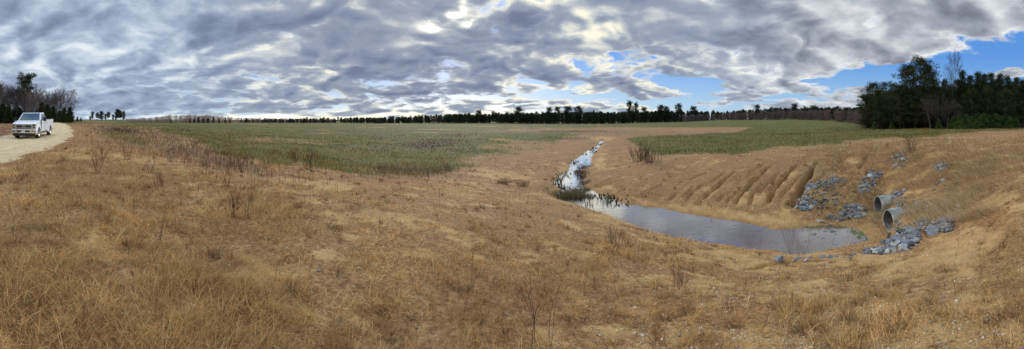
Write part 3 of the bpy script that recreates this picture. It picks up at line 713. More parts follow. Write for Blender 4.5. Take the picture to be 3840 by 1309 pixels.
# --- bare trees
def bare_geo(Ht, seed, lvl=4, spread=.55, pal=((.17,.13,.105),(.21,.165,.135)), minr=.012, leafpal=None, nl=0):
    rd = np.random.default_rng(seed); tr, seg = [], []
    p = np.array([0, 0, 0.]); r = Ht * .0125; d = np.array([rd.normal(0, .04), rd.normal(0, .04), 1.])
    K = 8; 
    for k in range(K):
        d = d + rd.normal(0, .07, 3) * np.array([1, 1, .2]); d /= np.linalg.norm(d)
        q = p + d * Ht * .8 / K; r2 = Ht * .0125 * (1 - .8 * (k + 1) / K); tr.append((p, q, r, r2)); p, r = q, r2
        if k >= 1:
            for _ in range(2 if k < K - 1 else 4):
                a = rd.uniform(0, 6.283); nd = np.array([math.cos(a) * spread, math.sin(a) * spread, .65 + .25 * rd.random()]); nd /= np.linalg.norm(nd)
                grow(seg, p, nd, Ht * .26 * rd.uniform(.7, 1.15) * (1.2 - .07 * k), r * .6, lvl - 2, rd, .6, (2, 3), 3, .10, minr)
    c = np.array(pal)[rd.integers(0, len(pal), len(seg))]
    return tr, seg, c
def bare_thing(name, Ht, seed, label, cat, group, lvl=4, spread=.55, pal=((.17,.13,.105),(.21,.165,.135)), minr=.012, leafpal=None, nl=0):
    tr, seg, c = bare_geo(Ht, seed, lvl, spread, pal, minr)
    root = empty(name); V, Fq = tubes(tr, 6); mesh_obj('trunk', V, Fq, M_GREYBARK, root, smooth=True)
    V, Fq = tubes(seg, 3); mesh_obj('crown', V, Fq, M_TWIG, root, col=np.repeat(c, 6, 0))
    if leafpal:
        rd = np.random.default_rng(seed + 1); e = np.array([s_[1] for s_ in seg]); e = e[rd.integers(0, len(e), nl)]
        V, Fc, C = leaves(e, np.full(nl, .35), 8, .07, leafpal, rd, asp=.6); mesh_obj('dead_leaves', V, Fc, M_BLADE, root, col=C)
    tag(root, label, cat, group); return root
BV = [[bare_thing('bare_tree', 10, 300 + i, 'x', 'tree', None, 5, sp_, minr=.011, pal=((.09,.072,.06),(.125,.10,.085))), False] for i, sp_ in enumerate((.5, .62, .42, .7))]
RT = [bare_thing('oak_tree', 10, 320, 'x', 'tree', None, 4, .5, leafpal=[(.20,.085,.045),(.26,.13,.07),(.15,.07,.04)], nl=260), False]
k_ = 0
for i in range(46):
    px = -25 + i * 5.9 + random.uniform(-4, 4); r = random.uniform(118, 165)
    ty = np.interp(px, [-30, 20, 60, 100, 130, 165, 200, 222, 250, 270], [305, 318, 330, 335, 328, 340, 345, 332, 345, 368]) + random.uniform(-4, 34) * (0 if i % 3 == 0 else 1)
    if px > 252: continue
    Ht = top_h(px, ty, r); v_ = RT if (i % 8 == 3 or i in (22, 25)) else BV[i % 4]
    place(v_[0], not v_[1], px, r, Ht / 10 * .90, Ht / 10 * .80, 'reddish-leaved oak among the bare trees behind the truck' if v_ is RT else 'leafless grey tree in the wood behind the truck',
          'red-leaved oaks behind the truck' if v_ is RT else 'leafless trees behind the truck'); v_[1] = True
place(BV[3][0], False, 266, 122, top_h(266, 350, 122) / 10 * 1.05, 1.15, 'wide-spreading bare tree at the open end of the wood behind the truck', 'leafless trees behind the truck')
place(BV[2][0], False, 3568, 82, top_h(3568, 240, 82) / 10 * 1.02, .9, 'thin pale leafless tree poking above the dark pines')
place(BV[1][0], False, 3388, 78, top_h(3388, 330, 78) / 10, 1.0, 'grey leafless tree against the field side of the tall pines')
for i, (px, py, r) in enumerate([(3490,385,74),(3522,365,75),(3550,390,74),(3580,395,75)]):
    place(BV[i % 4][0], False, px, r, top_h(px, py, r) / 10, 1.0, 'tangle of bare brown limbs in front of the dark pines', 'bare vine-hung trees before the pines')
tr, br, cr = pine_geo(19, 4.0, 340, .60, 50, 60, .25, 1.0, 'flat', NEED)
tp = tree_thing('tall_pine', (tr, br), cr, 'lone tall pine rising over the bare trees behind the truck', 'tree', None)
place(tp, True, 91, 132, top_h(91, 287, 132) / 19, 1.0)
# cedars and dark undergrowth by the truck
tr, br, cr = pine_geo(7, 1.9, 350, .02, 110, 30, .15, .5, 'cone', NEED)
ce = tree_thing('cedar_tree', (tr, br), cr, 'x', 'tree', None)
for i, (px, py, r, lb) in enumerate([(12,390,120,0),(30,400,118,0),(55,415,124,0),(90,420,120,0),(120,418,122,0),(158,385,119,0),(178,392,121,0),(200,400,124,0),(240,404,116,1),(262,402,114,2),(225,415,120,0),(140,410,125,0),(290,437,150,3),(303,440,155,3),(75,405,128,0),(-5,395,121,0)]):
    s = top_h(px, py, r) / 7
    place(ce, i == 0, px, r, s, s * 1.3, ['dark evergreen in the shade of the bare wood behind the truck', 'bushy dark cedar second from the open end of the wood', 'bushy dark cedar at the open end of the wood by the track', 'low dark bush between the wood and the pine clump'][lb],
          ['evergreens in the wood behind the truck', None, None, 'low bushes past the end of the wood'][lb])

# --- pine clump beyond the end of the track
CV = []
for i in range(3):
    tr, br, cr = pine_geo(9, 2.2, 360 + i, .22 + .1 * i, 60, 30, .22, .75, 'round', NEED)
    CV.append([tree_thing('clump_pine', (tr, br), cr, 'x', 'tree', None), False])
for i, (px, py, w_) in enumerate([(338,436,1.),(347,420,.8),(366,424,1.1),(381,419,1.3),(396,428,.8),(406,421,1.),(424,430,.8),(441,412,1.25),(452,418,1.),(464,419,.75),(434,436,.9)]):
    v_ = CV[i % 3]; Ht = top_h(px, py, 250) / 9 * 1.03
    place(v_[0], not v_[1], px, 250 + (i % 3) * 3, Ht, Ht * .95 * w_, 'dark pine in the small clump past the end of the track', 'small pine clump past the track'); v_[1] = True

# --- far tree lines
FV = []
for i in range(7):
    rd = np.random.default_rng(400 + i)
    st = ('round', 'flat', 'round', 'cone', 'flat', 'round', 'round')[i]
    tr, br, cr = pine_geo(10, (2.0, 2.3, 1.7, 1.7, 2.0, 2.4, 1.8)[i], 400 + i, (.12, .5, .3, .05, .4, .15, .2)[i], 40, 15, .34, .85, st, [(.036,.050,.030),(.050,.062,.036),(.028,.040,.026),(.066,.070,.040)])
    V1, F1 = tubes(tr, 4); V2, F2, C2 = cr
    F1t = np.concatenate([F1[:, :3], F1[:, [0, 2, 3]]])
    FV.append(join([(V1, F1t, np.tile([.06, .05, .042], (len(V1), 1))), (V2, F2, C2)]))
FM = []
for i, (V, Fc, C) in enumerate(FV):
    o = mesh_obj('far_pine', V, Fc, M_NEEDLE, col=C); FM.append([o, False])
LX = [900, 1300, 1500, 1700, 1900, 2100, 2300, 2500, 2700, 2900, 3000, 3130, 3245]
LT = [446, 440, 437, 427, 424, 419, 419, 414, 417, 404, 403, 402, 400]
LD = [265, 285, 315, 330, 330, 318, 303, 290, 265, 240, 225, 190, 150]
px = 905.; n_far = 0
tallp = {1795: 416, 1850: 420, 1945: 405, 2090: 404, 2130: 403, 2170: 402, 2060: 407, 2480: 398, 2500: 403, 2545: 393, 2415: 405, 2600: 402, 2840: 396, 2980: 392, 3050: 398}
spots = []
while px < 3240:
    spots.append((px, np.interp(px, LX, LT) + random.uniform(-5, 9)))
    px += random.uniform(8, 14) * np.interp(px, [900, 1700, 3200], [1., 1.05, 1.35])
spots += [(p, t_) for p, t_ in tallp.items()]
def far_put(o_, used_, px, r, Ht, w_):
    o = o_ if not used_ else o_.copy()
    if used_: COL.objects.link(o)
    x, y, z = pol(px, r, .3); o.location = (x, y, z); o.rotation_euler = (0, 0, random.uniform(0, 6.28)); o.scale = (Ht * w_, Ht * w_, Ht); return o
for i, (px, py) in enumerate(spots):
    r = float(np.interp(px, LX, LD)) + random.uniform(-4, 10)
    vi = (1 if i >= len(spots) - len(tallp) else random.choice([0, 0, 2, 3, 5, 5, 6, 4]))
    o_, u_s = FM[vi]; Ht = top_h(px, py, r) / 10
    o = far_put(o_, u_s, px, r, Ht, random.uniform(.75, 1.2)); FM[vi][1] = True
    tl = i >= len(spots) - len(tallp)
    tag(o, 'taller pine with a tufted crown standing out of the far tree line' if tl else 'dark pine in the long far tree line beyond the field', 'tree', 'taller pines in the far tree line' if tl else 'pines of the far tree line')
for px, py, w_, lb in ((2361, 384, .62, 'taller of the twin high pines above the far tree line'), (2385, 390, .55, 'shorter of the twin high pines above the far tree line')):
    r = 285; o = far_put(FM[1][0], True, px, r, top_h(px, py, r) / 10, w_); tag(o, lb, 'tree'); o.pop('group', None)
for i, (px, py, r, w_) in enumerate([(641,446,198,1.),(713,443,208,1.3),(728,440,208,1.2),(745,437,210,1.4),(762,441,210,1.2),(780,440,212,1.3),(800,438,215,1.),(822,443,215,1.1),(845,440,220,.9),(862,444,222,1.),(922,440,250,1.1),(950,449,250,1.),(985,447,250,1.3),(1010,448,252,1.3),(1050,445,260,1.1),(1140,441,270,1.1),(1165,444,270,1.)]):
    o_, u_s = FM[3]; Ht = top_h(px, py, r) / 10
    o = far_put(o_, u_s, px, r, Ht, w_ * 1.2); FM[3][1] = True
    tag(o, 'squat evergreen in front of the pale leafless woods' if i else 'single small conifer standing alone before the pale leafless woods', 'tree', 'evergreens before the pale leafless woods' if i else None)
    if not i: o.pop('group', None)
for o_, u_s in FM:
    if not u_s: bpy.data.objects.remove(o_)
# the mass of wood behind the front row
def mass(name, xs, tops, ds, n, label, geos, dr=(8, 45), low=.9, wj=1.0):
    acc = []
    for k in range(n):
        px = random.uniform(xs[0], xs[-1]); r = float(np.interp(px, xs, ds)) + random.uniform(*dr)
        Ht = top_h(px, float(np.interp(px, xs, tops)) + random.uniform(-2, 4 if px < 1750 else 7), r)
        if Ht < 1: continue
        V, Fc, C = geos[random.randrange(len(geos))]; x, y, z = pol(px, r, .3)
        a = random.uniform(0, 6.28); ca, sa = math.cos(a), math.sin(a); s = Ht / 10; w = max(s, .62) * random.uniform(.8, 1.3) * wj
        acc.append((np.stack([(V[:, 0] * ca - V[:, 1] * sa) * w + x, (V[:, 0] * sa + V[:, 1] * ca) * w + y, V[:, 2] * s + z], -1), Fc, C * random.uniform(.8, 1.2)))
    V, Fc, C = join(acc); o = mesh_obj(name, V, Fc, M_NEEDLE, col=C); tag(o, label, 'wood', None, 'stuff'); return o
def haze_geo(seed, pal, n=26, lf=26, wr=2.2):
    rd = np.random.default_rng(seed)
    tr, _, _ = pine_geo(10, 1, seed, .3, 2); V1, F1 = tubes(tr, 3); F1 = np.concatenate([F1[:, :3], F1[:, [0, 2, 3]]])
    h = rd.uniform(.3, 9.4, n); a = rd.uniform(0, 6.283, n); q = wr * np.sqrt(rd.random(n)) * np.sin(math.pi * np.clip(h / 10.5, .12, 1)) 
    V2, F2, C2 = leaves(np.stack([np.cos(a) * q, np.sin(a) * q, h], -1), np.full(n, 1.1), lf, .42, pal, rd, 1.3, .10)
    return join([(V1 * np.array([.7, .7, 1]), F1, np.tile(pal[0], (len(V1), 1))), (V2, F2, C2)])
PALE = [haze_geo(500 + i, [(.36,.265,.20),(.29,.21,.16),(.44,.34,.27)]) for i in range(3)]
ROSY = [haze_geo(510 + i, [(.17,.12,.105),(.22,.155,.135),(.13,.095,.085)]) for i in range(3)]
DUSK = [haze_geo(520 + i, [(.07,.052,.038),(.10,.07,.05),(.045,.045,.03)], 34, 30) for i in range(3)]
mass('pine_woods', LX, [t_ + 2 for t_ in LT], LD, 950, 'dark pine wood massed behind the front row of the far tree line', [FV[0], FV[5], FV[3], FV[2], DUSK[0], DUSK[1]], (6, 40))
mass('leafless_woods', [470, 540, 600, 640, 700, 780, 830, 900, 1000, 1150, 1250], [444, 440, 436, 429, 428, 430, 436, 438, 441, 444, 447], [175, 190, 200, 205, 215, 225, 240, 262, 275, 282, 290], 330, 'pale pinkish leafless wood along the far edge of the field', PALE, (0, 35), wj=1.3)
mass('leafless_thicket', [2560, 2700, 2850, 3000, 3150, 3255], [428, 424, 414, 410, 408, 408], [276, 256, 230, 205, 165, 130], 190, 'grey-pink leafless thicket in front of the far pines', ROSY, (-6, 0), wj=1.2)
mass('wood_undergrowth', [-40, 60, 160, 262], [400, 405, 408, 420], [118, 122, 120, 118], 120, 'dark brown undergrowth filling the wood behind the truck', DUSK, (4, 40), wj=1.2)
mass('wood_depths', [3262, 3330, 3450, 3600, 3900], [355, 345, 325, 328, 328], [92, 94, 95, 96, 96], 130, 'dark depth of the right-hand wood behind its front trees', [FV[0], FV[3], FV[5], DUSK[0], DUSK[1]], (2, 26), wj=1.1)
mass('wood_edge_brush', [3250, 3330, 3450, 3560], [440, 436, 430, 440], [82, 80, 78, 77], 60, 'dim brown brush along the foot of the right-hand wood', DUSK, (-2, 8), wj=1.4)

# ------------------------------------------------------------------ shrubs and single weeds
def shrub(name, px, py, h, label, cat, seed, n=26, pal=((.12,.075,.05),(.16,.10,.07)), w=.6, rr=.006, group=None, lvl=1, lean=.35):
    rd = np.random.default_rng(seed); seg = []
    for k in range(n):
        a = rd.uniform(0, 6.283); b0 = np.array([math.cos(a), math.sin(a), 0]) * w * .3 * rd.random()
        rr_ = rr * (.6 if name == 'dead_weed' else .8)
        d = np.array([math.cos(a) * lean * rd.random(), math.sin(a) * lean * rd.random(), 1.]); d /= np.linalg.norm(d)
        grow(seg, b0 - np.array([0, 0, .05]), d, h * rd.uniform(.45, .9), rr_, lvl, rd, .45, (1, 2), 3, .15, rr_ * .35)
    V, Fq = tubes(seg, 3); c = np.array(pal)[rd.integers(0, len(pal), len(seg))]
    o = mesh_obj(name, V, Fq, M_TWIG, col=np.repeat(c, 6, 0)); x, y, z = loc(px, py); o.location = (x, y, z)
    tag(o, label, cat, group); return o
shrub('dead_weed', 2000, 1302, .62, 'tall dark dead weed spike standing closest in the dry grass', 'weed', 1, 2, rr=.006, lean=.06, pal=((.05,.035,.03),), w=.05)
shrub('dead_weed', 2066, 1298, .42, 'shorter leaning dead weed beside the tall dark spike', 'weed', 2, 2, rr=.004, lean=.5, pal=((.09,.055,.04),), w=.05)
shrub('dead_weed', 880, 815, .48, 'clump of black upright dead stalks in the tan grass', 'weed', 3, 9, rr=.007, lean=.2, pal=((.05,.035,.03),(.08,.05,.04)), w=.35)
shrub('dead_weed', 925, 820, .42, 'thin dead stalks just beside the black upright clump', 'weed', 4, 4, rr=.006, lean=.2, pal=((.07,.045,.035),), w=.2)
shrub('sapling', 366, 650, .75, 'leaning reddish bare sapling near the track edge', 'sapling', 5, 5, rr=.010, lean=.55, pal=((.20,.09,.06),), w=.2, lvl=2)
shrub('bare_shrub', 1170, 648, .8, 'small forked bare shrub at the brown edge of the field', 'shrub', 6, 8, rr=.016, lean=.7, pal=((.10,.065,.04),), w=.3, lvl=2)
shrub('bare_shrub', 1110, 612, .7, 'tiny bare shrub just inside the field edge, smaller of two', 'shrub', 16, 6, rr=.016, lean=.6, pal=((.11,.07,.045),), w=.3, lvl=2)
shrub('dark_shrub', 2400, 606, 1.35, 'dark purple-brown twiggy shrub between stream and green field, larger half', 'shrub', 7, 46, rr=.016, lean=.5, pal=((.10,.06,.045),(.15,.095,.07)), w=2.2)
shrub('dark_shrub', 2445, 612, 1.15, 'dark twiggy shrub joined to the larger one between stream and green field', 'shrub', 8, 34, rr=.016, lean=.5, pal=((.10,.06,.045),(.14,.09,.07)), w=1.8)
shrub('bare_shrub', 3418, 578, 1.0, 'bare forked shrub on the crest above the culverts', 'shrub', 9, 12, rr=.014, lean=.45, pal=((.09,.06,.04),), w=.5, lvl=2)
shrub('bare_shrub', 3330, 556, .6, 'small bare weed on the crest of the bank', 'shrub', 19, 6, rr=.012, lean=.3, pal=((.10,.065,.05),), w=.3)
shrub('dead_weed', 2965, 957, .75, 'leaning forked dead weed at the pool edge, thinner of two', 'weed', 10, 3, rr=.007, lean=.35, pal=((.07,.045,.035),), w=.1, lvl=2)
shrub('dead_weed', 3006, 962, .5, 'branching dead weeds in front of the pool by the rock row', 'weed', 11, 5, rr=.005, lean=.9, pal=((.08,.05,.04),), w=.3, lvl=2)
shrub('dead_weed', 2545, 1075, .3, 'bushy dark weed on the near bank below the pool', 'weed', 12, 14, rr=.005, lean=.5, pal=((.10,.06,.045),), w=.3)
shrub('dead_weed', 2300, 925, .4, 'feathery reddish weed on the near bank', 'weed', 13, 26, rr=.005, lean=.7, pal=((.20,.12,.085),), w=.6)
shrub('dead_weed', 600, 900, .4, 'single dark stalk in the matted grass', 'weed', 14, 2, rr=.005, lean=.1, pal=((.05,.035,.03),), w=.05)
for i, (px, py) in enumerate([(380,575),(470,600),(640,612),(700,600),(770,640),(860,660),(905,650),(560,650),(780,585),(820,625),(930,600),(850,705),(600,700),(1000,640)]):
    shrub('rusty_weed', px, py, .42, 'slender rust-brown weed on the slope below the track', 'weed', 40 + i, 7, rr=.008, lean=.35, pal=((.19,.095,.06),(.14,.075,.05)), w=.4, group='rust-brown weeds on the slope')
for i, (px, py, w) in enumerate([(1430,643,1.6),(1478,650,2.6),(1525,652,2.8),(1572,655,2.2),(1640,650,1.6),(1690,640,1.4),(1890,690,.8),(1960,702,.8)]):
    shrub('brown_shrub', px, py, .52 if px < 1800 else .35, 'low brown brush in the row at the near edge of the green field', 'shrub', 60 + i, 44, rr=.014, lean=1.1, pal=((.26,.18,.10),(.18,.12,.075),(.34,.25,.15)), w=w * 1.5, group='brown brush along the field edge')
# sedge clumps in and beside the water
def sedge(px, py, n, h, w, label, pal, seed, group=None, name='sedge_clump', at=None, sx=None):
    rd = np.random.default_rng(seed)
    x0, y0, z0 = at or loc(px, py)
    a = rd.uniform(0, 6.283, n); q = rd.random(n) ** .5 * w
    x = np.cos(a) * q * (sx or 1); y = np.sin(a) * q; ph = a + rd.normal(0, .7, n)
    a1 = np.abs(rd.normal(R(12), R(10), n)); c = np.array(pal)[rd.integers(0, len(pal), n)] * (1 + rd.normal(0, .2, (n, 1)))
    V, Fc, C = blades(x, y, h * rd.uniform(.5, 1.1, n), np.full(n, .018 * max(1, math.hypot(x0, y0) / 22)), ph, a1, a1 + np.abs(rd.normal(R(25), R(18), n)), np.clip(c, .01, .6), z=np.full(n, -.06))
    o = mesh_obj(name, V, Fc, M_BLADE, col=C); o.location = (x0, y0, max(z0, 0)); tag(o, label, 'sedge', group); return o
SG = [(.075,.075,.03),(.13,.11,.045),(.19,.135,.07),(.09,.10,.035),(.25,.17,.09)]
for i, (px, py, n, h, w) in enumerate([(2092,735,240,.42,.6),(2118,742,300,.45,.6),(2150,740,320,.48,.65),(2180,738,260,.42,.6),(2205,738,160,.36,.4),(2135,724,240,.42,.6),(2168,720,200,.4,.5),(2190,712,140,.36,.4)]):
    sedge(px, py, n, h, w, 'dark green-brown sedge in the clump that pinches the stream', SG, 80 + i, 'sedges pinching the stream', at=(*w_at(px, py), 0.))
for i, (px, py, n, h, w) in enumerate([(2205,762,16,.45,.12),(2218,770,16,.5,.12),(2245,752,20,.5,.14),(2268,758,26,.6,.2),(2198,775,12,.4,.1),(2285,762,16,.45,.2)]):
    sedge(px, py, n, h, w, 'few green reeds standing in the water below the sedge clump', [(.07,.09,.03),(.10,.11,.04)], 90 + i, 'reeds in the pool', 'reed_tuft', at=(*w_at(px, py), 0.))
for i, (px, py, n, h, w) in enumerate([(2190,690,200,.5,.5),(2188,668,160,.45,.5),(2172,650,160,.5,.5),(2196,632,240,.6,.8),(2222,640,200,.5,.7),(2212,655,160,.5,.6),(2100,672,60,.3,.3)]):
    sedge(px, py, n, h, w, 'brown sedge on the bank beside the narrow stream', [(.15,.10,.07),(.10,.07,.05),(.20,.14,.10)], 110 + i, 'sedges beside the narrow stream', at=(*w_at(px, py), 0.))
sp_ = sedge(2200, 600, 40, .14, .16, 'small dark tussock in the bright stream', [(.06,.05,.03),(.11,.085,.05)], 130, 'tussocks in the stream', 'sedge_tussock', at=(*w_at(2200, 600), 0.))
i0_ = 0
for i in range(200):
    px = random.uniform(2095, 2255); py = random.uniform(540, 705); x, y = w_at(px, py)
    if float(sdf(np.array([x]), np.array([y]), SHW)[0]) < -.12 and i0_ < 26:
        o = sp_.copy(); COL.objects.link(o); s = random.uniform(.4, 1.0) * (1 + (705 - py) / 260); o.location = (x, y, 0); o.scale = (s, s, s * .9); o.rotation_euler[2] = random.uniform(0, 6); i0_ += 1
for i in range(30):
    k = random.choice(list(range(1, 11)) + list(range(51, len(SHORE)))); a_, b__ = SHORE[k], SHORE[(k + 1) % len(SHORE)]; f = random.random()
    x, y = w_at(a_[0] * (1 - f) + b__[0] * f + random.uniform(-3, 3), a_[1] * (1 - f) + b__[1] * f)
    o = sp_.copy(); COL.objects.link(o); s_ = random.uniform(1.6, 3.6); o.location = (x, y, max(0, H(x, y))); o.scale = (s_ * 1.3, s_ * 1.3, s_ * .9); o.rotation_euler[2] = random.uniform(0, 6)
    tag(o, 'ragged brown sedge tuft overhanging the edge of the stream', 'sedge', 'sedge tufts on the stream edge')
# algae mat by the culvert
def patch(name, pts, label, cat, m_, z=.006):
    P = np.array([w_at(*p) for p in pts]); c = P.mean(0)
    V = [(c[0], c[1], z)] + [(p[0], p[1], z) for p in P]; n = len(P)
    o = mesh_obj(name, V, [(0, 1 + i, 1 + (i + 1) % n) for i in range(n)], m_); tag(o, label, cat, None, 'stuff'); return o
M_ALG = simple('algae', (.10, .105, .012), .7, var=.5, scale=9, bump=.4)
nt = M_ALG.node_tree; b = NB(nt); pr_ = [n_ for n_ in nt.nodes if n_.type == 'BSDF_PRINCIPLED'][0]
b.link(b.mrange(b.noise(b.n('ShaderNodeNewGeometry').outputs['Position'], 3.5, 6, .7), .44, .52), pr_.inputs['Alpha'])
patch('algae', [(3195,858),(3222,862),(3238,872),(3250,888),(3258,902),(3248,908),(3228,901),(3215,893),(3203,880),(3186,868)], 'bright green algae mat at the water edge below the culverts', 'algae', M_ALG)
patch('algae', [(3010,853),(3040,846),(3090,845),(3150,846),(3180,852),(3160,857),(3120,853),(3085,858),(3050,855)], 'thin green algae fringe along the far shore of the pool', 'algae', M_ALG)

# ------------------------------------------------------------------ riprap rocks
def rock_mat(name, c1, c2):
    m, nt, out = newmat(name); b = NB(nt); p = b.n('ShaderNodeBsdfPrincipled'); b.link(p.outputs[0], out.inputs[0])
    tc = b.n('ShaderNodeTexCoord').outputs['Object']; mp = b.n('ShaderNodeMapping'); b.link(tc, mp.inputs[0]); mp.inputs['Scale'].default_value = (1.5, 1.5, 5); mp.inputs['Rotation'].default_value = (.5, .3, 0)
    nz = b.noise(mp.outputs[0], 1.6, 6, .7, .4)
    b.link(b.ramp(nz, [(.3, c1), (.55, c2), (.75, tuple(min(1, x * 1.5) for x in c2))]), p.inputs['Base Color']); p.inputs['Roughness'].default_value = .75
    bn = b.n('ShaderNodeBump'); bn.inputs['Strength'].default_value = .6; bn.inputs['Distance'].default_value = .1; b.link(nz, bn.inputs['Height']); b.link(bn.outputs[0], p.inputs['Normal']); return m
RM = [rock_mat('slate_rock', (.07, .08, .088), (.215, .23, .235)), rock_mat('pale_rock', (.20, .20, .185), (.42, .41, .37)), rock_mat('tan_rock', (.25, .18, .10), (.48, .38, .25)), rock_mat('dark_rock', (.045, .05, .06), (.14, .15, .165))]
import bmesh
def hull(seed, sx, sy, sz, n=13):
    rd = random.Random(seed); bm = bmesh.new()
    for _ in range(n):
        v = Vector((rd.gauss(0, 1), rd.gauss(0, 1), rd.gauss(0, 1))).normalized() * rd.uniform(.85, 1.1); bm.verts.new((v.x * sx, v.y * sy, v.z * sz))
    r_ = bmesh.ops.convex_hull(bm, input=bm.verts); bmesh.ops.delete(bm, geom=[e for e in r_['geom_interior'] if isinstance(e, bmesh.types.BMVert)], context='VERTS')
    bmesh.ops.bevel(bm, geom=list(bm.edges), offset=.02, segments=1, affect='EDGES')
    me = bpy.data.meshes.new('rock'); bm.to_mesh(me); bm.free(); return me
RK = {}
def rock(px, py, s, mi=0, label='', group=None, asp=(1, .75, .6), rz=None, tilt=.3, var=None):
    """s: apparent width in photograph pixels"""
    x, y, z = loc(px, py); r = math.hypot(x, y); w = s / F * r / 2 * 1.6
    k = (random.randrange(6) if var is None else var, mi)
    if k not in RK:
        me = hull(700 + k[0] * 7 + mi, 1, .8, .65); me.materials.append(RM[mi]); RK[k] = me
    o = bpy.data.objects.new('rock', RK[k]); COL.objects.link(o)
    o.location = (x, y, z + w * asp[2] * .25); o.scale = (w * asp[0], w * asp[1] * 1.2, w * asp[2] * 1.4)
    o.rotation_euler = (random.uniform(-tilt, tilt), random.uniform(-tilt, tilt), random.uniform(0, 6.28) if rz is None else rz)
    tag(o, label, 'rock', group); return o
def Z3(x, y): return 2900 + .5468 * x, 520 + .5468 * y
def rocks(L, size, lab, grp, mats=(0, 0, 0, 1, 3), fill=0, jit=14):
    for i, (x, y) in enumerate(L):
        px, py = Z3(x, y); mi = random.choice(mats)
        nm = ('slate-blue', 'pale grey', 'tan', 'dark grey')[mi]
        rock(px, py, size * random.uniform(.8, 1.3), mi, nm + ' ' + lab, nm + ' ' + grp)
        for _ in range(fill):
            rock(px + random.uniform(-jit, jit), py + random.uniform(-jit * .4, jit * .4), size * random.uniform(.4, .7), mi, nm + ' ' + lab, nm + ' ' + grp)
rocks([(270,330),(285,345),(320,310),(340,300),(385,300),(415,272),(425,290),(465,285),(490,297),(240,350),(222,375),(238,335),(350,318),(300,325),(445,292),(400,305)], 17, 'rock in the arc at the top of the near riprap apron', 'rocks in the apron arc', fill=1, jit=9)
rocks([(200,427),(235,422),(225,457),(280,455),(198,490),(245,488),(157,478),(262,480),(215,443)], 20, 'rock in the loose group at the foot of the big erosion rill', 'rocks at the foot of the rill', fill=1, jit=10)
rocks([(610,335),(625,355),(655,325),(640,310),(685,315),(650,368),(600,368),(680,250),(670,270),(735,245),(632,270),(700,265)], 20, 'rock in the patch above the farther culvert pipe', 'rocks above the farther pipe', (0, 0, 3, 1), 1, 9)
rocks([(497,480),(525,475),(540,470),(560,480),(597,490),(585,470),(610,525),(545,535),(520,540),(580,545),(465,525),(470,555),(400,553),(575,520),(500,520),(555,500),(622,500)], 20, 'rock in the heap left of the farther culvert pipe', 'rocks in the heap by the farther pipe', (0, 0, 3, 3, 1), 2, 10)
rocks([(868,392),(850,382),(832,420),(815,440),(790,462),(882,410),(800,450),(900,362),(845,432)], 20, 'rock wedged between and above the two culvert pipes', 'rocks between the pipes', (0, 3, 0, 1), 1, 8)
rocks([(1062,430),(1030,460),(985,480),(960,490),(950,510),(915,530),(930,520),(1000,465),(970,470),(1270,465),(1200,458)], 19, 'rock in the line climbing the grass above the nearer pipe', 'rocks climbing above the nearer pipe', fill=1, jit=8)
rocks([(872,570),(872,592),(995,580),(1022,563),(1050,560),(1010,600),(1080,545),(1040,585)], 19, 'rock beside the buried shell of the nearer pipe', 'rocks beside the nearer pipe', (0, 1, 0))
rocks([(940,670),(900,680),(870,715),(960,710),(830,740),(790,750),(800,722),(990,660),(850,700),(770,722),(1000,640),(920,700),(890,745),(860,735),(820,765),(985,690),(945,735),(905,765)], 32, 'rock in the jumble of slabs below the nearer pipe', 'rocks in the slab jumble', (0, 0, 1, 3), 1, 10)
rocks([(180,828),(200,822),(225,842),(250,820),(315,822),(345,817),(395,817),(470,815),(530,807),(550,800),(520,824),(640,797),(620,790),(700,772),(720,765),(665,782),(150,835),(430,812)], 15, 'small rock in the row along the near edge of the pool', 'rocks rowed along the near pool edge', (0, 0, 1, 2), 0, 8)
rocks([(850,115),(885,100),(865,122),(795,155),(830,205),(860,212),(840,190),(890,150),(820,130)], 16, 'rock half buried in grass high on the slope above the pipes', 'rocks high above the pipes', (0, 1, 0))
rocks([(1150,190),(1160,215),(1130,200),(1185,182),(1165,295),(1105,355),(1125,312)], 17, 'rock showing through the long grass on the upper slope', 'rocks in the long grass', (0, 1, 2))
rocks([(307,570),(347,578),(395,587),(440,575)], 14, 'stone at the waterline by the algae', 'stones at the waterline', (2,))
for x, y, s, mi, asp, lb in [(35,832,32,0,(1,.8,.8),'lone pyramid-shaped slate rock at the end of the row by the pool'),(1190,588,52,0,(1,.6,.35),'long flat slate slab, upper of the two big slabs on the gravel slope'),
  (1100,655,62,0,(1,.55,.45),'largest tilted slate slab lying alone on the gravel slope'),(1235,552,32,0,(1,.6,.4),'small slate slab at the top end of the big slabs'),
  (955,640,50,0,(1,.7,.5),'big slate block topping the jumble below the nearer pipe'),(912,738,50,0,(1,.5,.5),'steep striped slate slab at the front of the jumble'),
  (828,785,24,1,(.8,.8,1.),'white rock standing at the lowest corner of the jumble'),(865,722,40,1,(1,.6,.4),'flat greenish pale slab in the middle of the jumble')]:
    px, py = Z3(x, y); rock(px, py, s, mi, lb, None, asp, rz=R(30), tilt=.25, var=2)
for px, py, s, lb in [(1640,1078,9,'round grey stone in the grass'),(2100,1285,14,'tan stone'),(2470,1180,10,'grey-blue stone')][:1]:
    rock(px, py, s, 0, 'single grey stone in the dry grass of the near bank', None)

